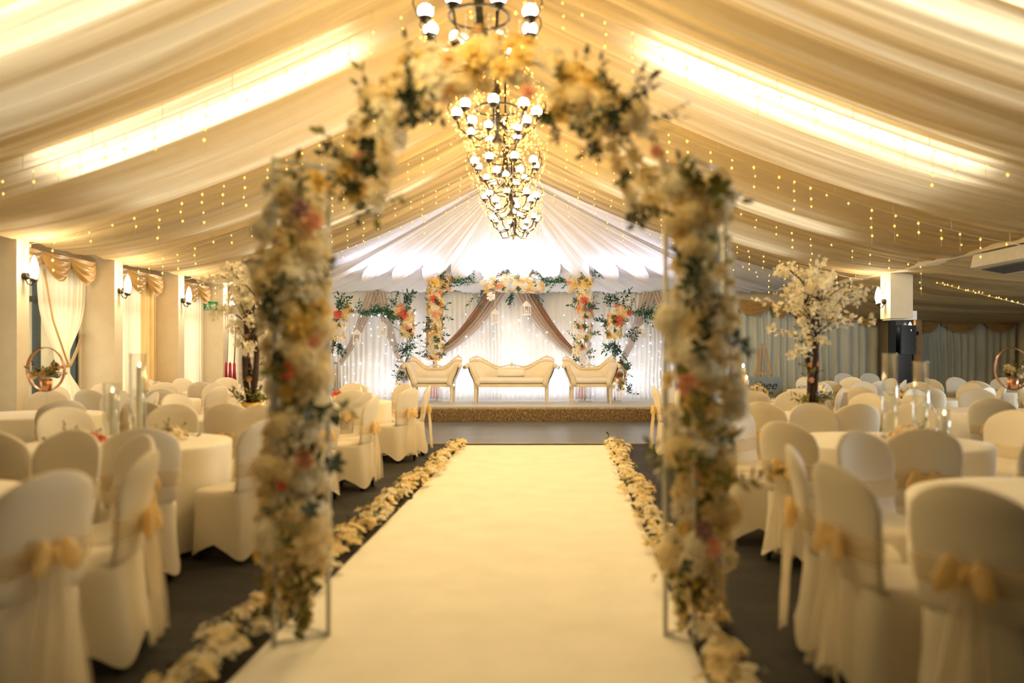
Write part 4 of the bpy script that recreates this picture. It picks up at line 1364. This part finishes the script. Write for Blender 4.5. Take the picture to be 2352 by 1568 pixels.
CLOTH = cloth_mb().mesh('tablecloth', 'cloth')
TTOP = MB().lathe([(0.0, 0.72), (TR - 0.03, 0.72), (TR - 0.03, 0.745), (0.0, 0.745)], 40).mesh('tabletop', 'wood')
TLEG = MB().tube([(0, 0, 0), (0, 0, 0.72)], 0.018, 8).mesh('leg', 'iron')
# name, x, y, chair angles, what singles it out
ring9 = lambda a0: [a0 + 40 * k for k in range(9)]
TABLES = [
    ('l0', -3.0, 3.50, [-20, 11, 44, 74], 'front table by windows', -1),
    ('l1', -2.98, 5.95, ring9(-60), 'glass vase table by windows', -1),
    ('l2', -2.85, 8.50, ring9(-80), 'blossom tree table by windows', -1),
    ('l3', -2.62, 11.05, ring9(-60), 'red rose table by windows', -1),
    ('lo1', -5.42, 8.70, [-110, -70, -30, 10, 50, 90, 130], 'hoop basket table by windows', -1),
    ('lo2', -5.45, 11.40, ring9(-65), 'second window side table', -1),
    ('lo3', -5.3, 14.1, ring9(-85), 'far window side table', -1),
    ('r0', 2.50, 3.55, [-141, -169, 162, 117], 'front table by annexe', 1),
    ('r1', 2.72, 6.05, ring9(-104), 'glass vase table by annexe', 1),
    ('r2', 2.92, 8.50, ring9(-85), 'blossom tree table by annexe', 1),
    ('r3', 3.02, 11.05, ring9(-65), 'candle stand table by annexe', 1),
    ('ro1', 5.50, 9.15, [-90, -130, -170, 150, 110, 70], 'hoop basket table by annexe', 1),
    ('ro2', 5.65, 11.85, ring9(-75), 'second annexe side table', 1),
    ('ro3', 5.5, 14.5, ring9(-95), 'third annexe side table', 1),
    ('rx1', 8.3, 11.0, ring9(-70), 'near annexe table', 1),
    ('rx2', 8.5, 14.2, ring9(-60), 'far annexe table', 1),
]
placed_backs = []


def backs(tx, ty, angs, r_=1.2): return [(tx + r_ * math.cos(R(a)), ty + r_ * math.sin(R(a))) for a in angs]


def clear_ring(tx, ty, angs):
    best = None
    for off in range(0, 40, 4):
        bp_ = backs(tx, ty, [a + off for a in angs])
        dmin = min([math.hypot(x - u, y - v) for x, y in bp_ for u, v in placed_backs] or [9])
        if best is None or min(dmin, 0.8) > best[0] + 0.02: best = (min(dmin, 0.8), off)
    return [a + best[1] for a in angs]


ORD = ['first', 'second', 'third', 'fourth', 'fifth', 'sixth', 'seventh']


def visible(x, y, z=0.9):
    if y < 0.5: return False
    px = VX + x * F_PX / y
    return -170 < px < 2520


for key, tx, ty, angs, desc, side in TABLES:
    t = thing('round_table', 'round table under the cream cloth, ' + desc, 'table', (tx, ty, 0), 0, 'round dining tables')
    put('tabletop', TTOP, t)
    for k in range(4): put('leg', TLEG, t, (0.45 * math.cos(PI / 4 + k * PI / 2), 0.45 * math.sin(PI / 4 + k * PI / 2), 0))
    o = put('tablecloth', CLOTH, loc=(tx, ty, 0)); tag(o, 'floor length cream tablecloth on the ' + desc, 'tablecloth', 'round tablecloths')
    if key not in ('l0', 'l1', 'r0', 'r1'): angs = clear_ring(tx, ty, angs)
    placed_backs += backs(tx, ty, angs)
    pos = []
    for a in angs:
        r_ = 0.965; x, y = tx + r_ * math.cos(R(a)), ty + r_ * math.sin(R(a))
        if not visible(x, y): continue
        bx_ = VX + (tx + 1.2 * math.cos(R(a))) * F_PX / (ty + 1.2 * math.sin(R(a)))
        if side > 0 and y > 8.0 and y < 15 and 1738 < bx_ < 1812: continue      # no chair stands in front of the sign
        aisle = (x - tx) * side < 0
        pos.append((y, x, a, aisle))
    for sd in (True, False):
        grp = sorted(q for q in pos if q[3] == sd)
        for k, (y, x, a, _) in enumerate(grp):
            chair(x, y, R(a + 90 + rg.uniform(-4, 4)), 'cream covered chair, %s from camera, %s side, %s' % (ORD[k], 'aisle' if sd else 'outer', desc), 'covered chairs at the round tables')

# head table with two white chairs
ht = thing('head_table', 'long table under a grey teal cloth before the grey curtains', 'table', (7.55, 17.6, 0))
MB().grid(lambda u, v: (1.15 * (2 * u - 1), -0.36 - 0.01 * math.sin(u * 60) * v, lerp(0.75, 0.03, v)), 60, 4).build('cloth_front', 'teal_cloth', ht)
MB().box((0, 0, 0.745), (2.3, 0.72, 0.03)).build('tabletop', 'teal_cloth', ht, False)
for sx in (-1, 1):
    for sy in (-1, 1): MB().tube([(sx * 1.05, sy * 0.28, 0), (sx * 1.05, sy * 0.28, 0.73)], 0.02, 8).build('leg', 'iron', ht)
chair(px_x(1948, 18.3), 18.3, PI, 'white covered chair at the head table, next to the blossom tree', 'white head table chairs', True)
chair(px_x(2008, 18.3), 18.3, PI, 'white covered chair at the head table, next to the dark doorway', 'white head table chairs', True)
tv = thing('wall_tv', 'black wall television beside the annexe pier', 'television', (8.95, 18.7, 1.75))
MB().box((0, 0, 0), (0.36, 0.05, 0.68)).build('casing', 'dark_metal', tv, False)
MB().box((0, -0.028, 0), (0.33, 0.01, 0.64)).build('screen', 'black_screen', tv, False)

# easel and sign
ea = thing('easel', 'wooden easel standing before the grey curtains', 'easel', (px_x(1752, 16.15), 16.15, 0))
for sx in (-1, 1): MB().tube([(sx * 0.32, -0.10, 0), (sx * 0.06, 0, 1.52)], 0.018, 6).build('leg', 'wood', ea)
MB().tube([(0, 0.35, 0), (0, 0.02, 1.62)], 0.018, 6).build('rear_leg', 'wood', ea)
MB().box((0, -0.05, 1.02), (0.38, 0.05, 0.03)).build('ledge', 'wood', ea, False)
MB().box((0, -0.02, 0.90), (0.34, 0.04, 0.03)).build('cross_bar', 'wood', ea, False)
sg = thing('sign_board', 'slate grey sign board with dark script lettering before the easel', 'sign', (px_x(1750, 13.0), 13.0, 0.54))
MB().box((0, 0, 0.33), (0.66, 0.02, 0.34)).build('board', 'sign_board', sg, False)
for sx in (-1, 1): MB().box((sx * 0.25, 0.04, -0.09), (0.03, 0.03, 0.90)).build('prop_leg', 'wood', sg, False)


def lettering(txt, size, loc, parent, shear=0.35, m='ink'):
    c = bpy.data.curves.new('lettering', 'FONT'); c.body = txt; c.size = size; c.shear = shear; c.extrude = 0.002; c.space_character = 1.0
    c.materials.append(MATS[m])
    tmp = bpy.data.objects.new('lettering_curve', c); col.objects.link(tmp)
    bpy.context.view_layer.update()
    me = bpy.data.meshes.new_from_object(tmp.evaluated_get(bpy.context.evaluated_depsgraph_get()))
    bpy.data.objects.remove(tmp)
    return put('lettering', me, parent, loc, (R(90), 0, 0))


lettering('inee', 0.20, (-0.10, -0.013, 0.30), sg)
lettering('services', 0.085, (-0.10, -0.013, 0.215), sg, 0.2)


# ------------------------------------------------------------------ centrepieces
def vase(x, y, r_, h, label, water=0.6, candle=False):
    t = thing('cylinder_vase', label, 'vase', (x, y, 0.758), 0, 'clear glass cylinder vases')
    MB().lathe([(0.0, 0.004), (r_, 0.004), (r_, h), (r_ - 0.006, h), (r_ - 0.006, 0.02), (0.0, 0.02)], 24).build('glass_body', 'glass', t)
    MB().tube([(r_ * math.cos(a), r_ * math.sin(a), h) for a in [2 * PI * k / 24 for k in range(25)]], 0.004, 5, False).build('glass_rim', 'crystal', t)
    MB().lathe([(0.0, h * water), (r_ - 0.012, h * water), (r_ - 0.012, 0.03), (0.0, 0.03)], 20).build('water', 'window_glass', t)
    if candle:
        MB().lathe([(0.0, 0.06), (0.022, 0.06), (0.022, h * 0.85), (0.0, h * 0.85)], 12, (0.2 * r_, 0, 0)).build('pillar_candle', 'candle', t)
        MB().lathe([(0.0, 0.0), (0.008, 0.01), (0.006, 0.025), (0.0, 0.04)], 8, (0.2 * r_, 0, h * 0.85)).build('flame', 'flame', t)
    return t


def posy(name, label, x, y, z, r_, n, pal, cat='flowers', leaves=6, flat=0.7, coral=()):
    t = thing(name, label, cat, (x, y, z)); rg = random.Random(int(x * 100 + y * 7))
    MB().lathe([(0.0, 0.0), (r_ * 0.8, 0.0), (r_ * 0.7, r_ * flat * 0.5), (0.0, r_ * flat * 0.6)], 12).build('moss_base', 'leaf_olive', t)

    def sf(u, v):
        a = 2 * PI * u; e = lerp(0.1, 1.4, v)
        nn_ = Vector((math.cos(a) * math.cos(e), math.sin(a) * math.cos(e), math.sin(e)))
        return Vector((nn_.x * r_, nn_.y * r_, 0.01 + nn_.z * r_ * flat)), nn_
    for i, (p, nr) in enumerate(poisson_front(rg, n, sf, 0.05)):
        put('rose', ROSES[pick(rg, pal)], t, p, qdir(nr, rg), rg.uniform(0.045, 0.065))
    for p, nr in poisson_front(rg, leaves, sf, 0.05):
        put('leaf_spray', rg.choice(SPR[rg.choice(['leaf_dark', 'leaf_olive'])]), t, p * 0.9, qdir(nr + Vector((0, 0, 0.25)), rg), rg.uniform(0.06, 0.10))
    for dx, dy, dz, s in coral:
        put('rose', ROSES['coral'], t, (dx, dy, dz), qdir((dx, dy - 0.3, 0.5), rg), s)
    return t


CP = [('cream', 10), ('ivory', 8), ('apricot', 3)]
# glass vase tables
vase(-2.93, 6.0, 0.062, 0.66, 'tall glass cylinder vase on the glass vase table by the windows', candle=True)
vase(-3.09, 5.92, 0.056, 0.44, 'shorter glass cylinder vase beside the tall one by the windows', candle=True)
posy('table_posy', 'low posy of cream and red roses before the vases by the windows', -3.18, 5.62, 0.758, 0.13, 16, CP, coral=((0.12, -0.04, 0.08, 0.05), (0.17, 0.0, 0.06, 0.045)))
posy('table_posy', 'small cream posy behind the vases by the windows', -2.75, 6.14, 0.758, 0.10, 10, CP)
vase(2.78, 6.1, 0.055, 0.66, 'tall glass cylinder vase on the glass vase table by the annexe', candle=False)
vase(2.90, 5.86, 0.055, 0.60, 'middle height glass cylinder vase on the table by the annexe', candle=False)
vase(2.99, 5.72, 0.045, 0.26, 'short glass cylinder vase on the table by the annexe', candle=True)
posy('table_posy', 'low posy of cream and coral roses before the vases by the annexe', 2.72, 5.62, 0.758, 0.17, 24, CP, coral=((0.17, -0.06, 0.08, 0.05), (0.22, -0.02, 0.07, 0.04)))
posy('table_posy', 'posy of coral and cream roses on the red rose table', -2.62, 10.85, 0.758, 0.16, 18, CP, coral=((0.02, -0.1, 0.12, 0.06), (0.08, -0.08, 0.12, 0.05)))
for k, dx in enumerate((0.30, 0.42)):
    o = MB().lathe([(0.0, 0.22), (0.02, 0.18), (0.055, 0.0), (0.0, 0.0)], 10).build('folded_napkin', 'spandex_white', loc=(-2.62 + dx, 11.1 - 0.1 * k, 0.758))
    tag(o, ['cone folded napkin beside the posy on the red rose table', 'outer cone folded napkin on the red rose table'][k], 'napkin', 'cone napkins')


# blossom trees
def blossom_tree(x, y, label, seed, h=1.72, spread=0.72):
    pot = thing('gold_pot', 'round gold pot holding the ' + label, 'pot', (x, y, 0.758))
    MB().lathe([(0.0, 0.0), (0.11, 0.0), (0.125, 0.15), (0.115, 0.15), (0.10, 0.03), (0.0, 0.03)], 24).build('pot_body', 'gold_pot', pot)
    MB().lathe([(0.0, 0.145), (0.11, 0.135)], 20).build('soil', 'bark', pot)
    t = thing('blossom_tree', 'cream cherry ' + label, 'tree', (x, y, 0.90)); rg = random.Random(seed)
    bl = MB(); tw = MB(); lf = MB()
    proto = cluster_mb(77)
    small = MB()
    for k in range(5):
        a = 2 * PI * k / 5; b = len(small.v)
        small.v += [(0, 0, 0), (0.6 * math.cos(a - 0.5), 0.6 * math.sin(a - 0.5), 0.2), (1.0 * math.cos(a), 1.0 * math.sin(a), 0.3), (0.6 * math.cos(a + 0.5), 0.6 * math.sin(a + 0.5), 0.2)]
        small.f.append((b, b + 1, b + 2, b + 3))
    stems = []
    for k in range(3):
        ph = k * 2.1 + 0.4
        pts = [Vector((0.035 * math.cos(ph + q) * (1 + q * 0.5), 0.035 * math.sin(ph + q) * (1 + q * 0.5), h * (0.62 + 0.06 * k) * q / 5 + 0)) + Vector((0.02 * rg.gauss(0, 1), 0.02 * rg.gauss(0, 1), 0)) * (q > 0) for q in range(6)]
        MB().tube(pts, [0.034, 0.032, 0.03, 0.027, 0.024, 0.016], 8).build('trunk', 'bark', t)
        stems.append(pts)
    tips = []
    for k in range(58):
        s_ = rg.choice(stems); b0 = s_[rg.choice([2, 3, 3, 4, 4, 4, 5, 5, 5])].copy()
        a = rg.uniform(0, 6.28); el = rg.uniform(0.05, 1.25); ln = rg.uniform(0.25, spread) * (1.1 - 0.3 * el / 1.3)
        d = Vector((math.cos(a) * math.cos(el), math.sin(a) * math.cos(el), math.sin(el)))
        e = b0 + d * ln; mid = b0 + d * ln * 0.5 + Vector((0, 0, 0.06)); e.z -= 0.10 * rg.random()
        tw.tube([b0, mid, e], [0.007, 0.005, 0.002], 4)
        for q in range(26):
            f_ = rg.uniform(0.35, 1.05); c = b0.lerp(mid, f_ * 2) if f_ < 0.5 else mid.lerp(e, f_ * 2 - 1)
            c = c + Vector((rg.gauss(0, 0.028), rg.gauss(0, 0.028), rg.gauss(0, 0.028)))
            bl.add(small, c, qdir((rg.gauss(0, 1), rg.gauss(0, 1) - 0.5, rg.gauss(0, 1) + 0.3), rg), rg.uniform(0.022, 0.036))
    tw.build('twigs', 'bark', t, kind='stuff')
    bl.build('blossoms', 'blossom', t, False, kind='stuff')
    for k in range(10):
        put('leaf_spray', rg.choice(SPR['leaf_olive']), t, (rg.gauss(0, 0.05), -0.03 + rg.gauss(0, 0.03), 0.0), qdir((rg.gauss(0, 1), -0.5 + rg.gauss(0, 0.6), 0.8), rg), 0.18)
    for k in range(14):
        put('leaf_spray', rg.choice(SPR['leaf_olive']), t, (rg.gauss(0, 0.04), rg.gauss(0, 0.04), rg.uniform(0.1, 0.8)), qdir((rg.gauss(0, 1), rg.gauss(0, 1), 0.3), rg), 0.10)
    for k in range(4):
        put('rose', ROSES['peach'], t, (rg.gauss(0, 0.04), -0.06, rg.uniform(0.1, 0.75)), qdir((0, -1, 0.2), rg), 0.032)
    return t


blossom_tree(-2.90, 8.4, 'blossom tree by the windows', 3, 1.72, 0.40)
blossom_tree(3.02, 8.4, 'blossom tree by the annexe', 8)


def hoop_basket(x, y, label, r_=0.20):
    t = thing('hoop_centrepiece', label, 'centrepiece', (x, y, 0.758)); rg = random.Random(int(x * 10))
    MB().lathe([(0.0, 0.0), (0.07, 0.0), (0.07, 0.012), (0.012, 0.02), (0.012, 0.26), (0.0, 0.27)], 12).build('glass_stand', 'glass', t)
    zc = 0.26 + r_ * 1.15
    MB().grid(lambda u, v: (r_ * math.cos(2 * PI * u) * (1 + 0.03 * (v > 0.5)), 0.03 * (2 * (v if v <= 0.5 else 1 - v) * 2 - 1), zc + r_ * 1.18 * math.sin(2 * PI * u) * (1 + 0.03 * (v > 0.5))), 36, 4, True).build('hoop', 'copper', t)
    MB().lathe([(0.0, 0.0), (0.05, 0.0), (0.065, 0.13), (0.055, 0.13), (0.0, 0.03)], 14, (0, 0, zc - r_ * 1.16)).build('copper_cup', 'copper', t)
    for k in range(7):
        put('rose', ROSES[pick(rg, CP)], t, (rg.uniform(-0.11, 0.11), rg.uniform(-0.06, 0.02), zc - 0.05 + rg.uniform(-0.04, 0.07)), qdir((rg.gauss(0, 0.5), -1, 0.4), rg), rg.uniform(0.045, 0.065))
    for k in range(16):
        put('leaf_spray', rg.choice(SPR[rg.choice(['leaf_dark', 'leaf_olive'])]), t, (rg.uniform(-0.08, 0.10), rg.uniform(-0.03, 0.03), zc - 0.08), qdir((rg.gauss(0.2, 0.9), rg.gauss(0, 0.5), 0.5), rg), 0.14)
    return t


hoop_basket(-5.25, 8.7, 'copper hoop basket of roses on a glass stand by the windows')
hoop_basket(5.55, 9.1, 'copper hoop basket of roses on a glass stand by the annexe')
posy('table_posy', 'small cream posy on the second window side table', -5.45, 11.4, 0.758, 0.12, 14, CP)
posy('table_posy', 'small cream posy on the second annexe side table', 5.65, 11.85, 0.758, 0.12, 14, CP)

# wooden candle stand on the table by the annexe
cs = thing('candle_stand', 'wooden candle stand with two lit candles among cream flowers', 'candle stand', (2.98, 10.8, 0.758))
MB().box((0, 0, 0.12), (0.075, 0.075, 0.24)).build('tall_block', 'wood', cs, False)
MB().box((-0.02, 0.09, 0.20), (0.075, 0.075, 0.40)).build('taller_block', 'wood', cs, False)
MB().box((0.06, 0.02, 0.06), (0.12, 0.09, 0.12)).build('low_block', 'wood', cs, False)
for cx, cy, z0 in ((0, 0, 0.24), (-0.02, 0.09, 0.40)):
    MB().lathe([(0.0, 0.0), (0.032, 0.0), (0.032, 0.07), (0.0, 0.07)], 12, (cx, cy, z0)).build('candle', 'candle', cs)
    MB().ball((cx, cy, z0 + 0.10), 0.018, 8, 6, (1, 1, 1.6)).build('flame', 'flame', cs)
posy('table_posy', 'cream and gold posy around the wooden candle stand', 3.20, 11.0, 0.758, 0.14, 20, [('cream', 5), ('yellow', 5), ('ivory', 5)], flat=1.6, leaves=18)
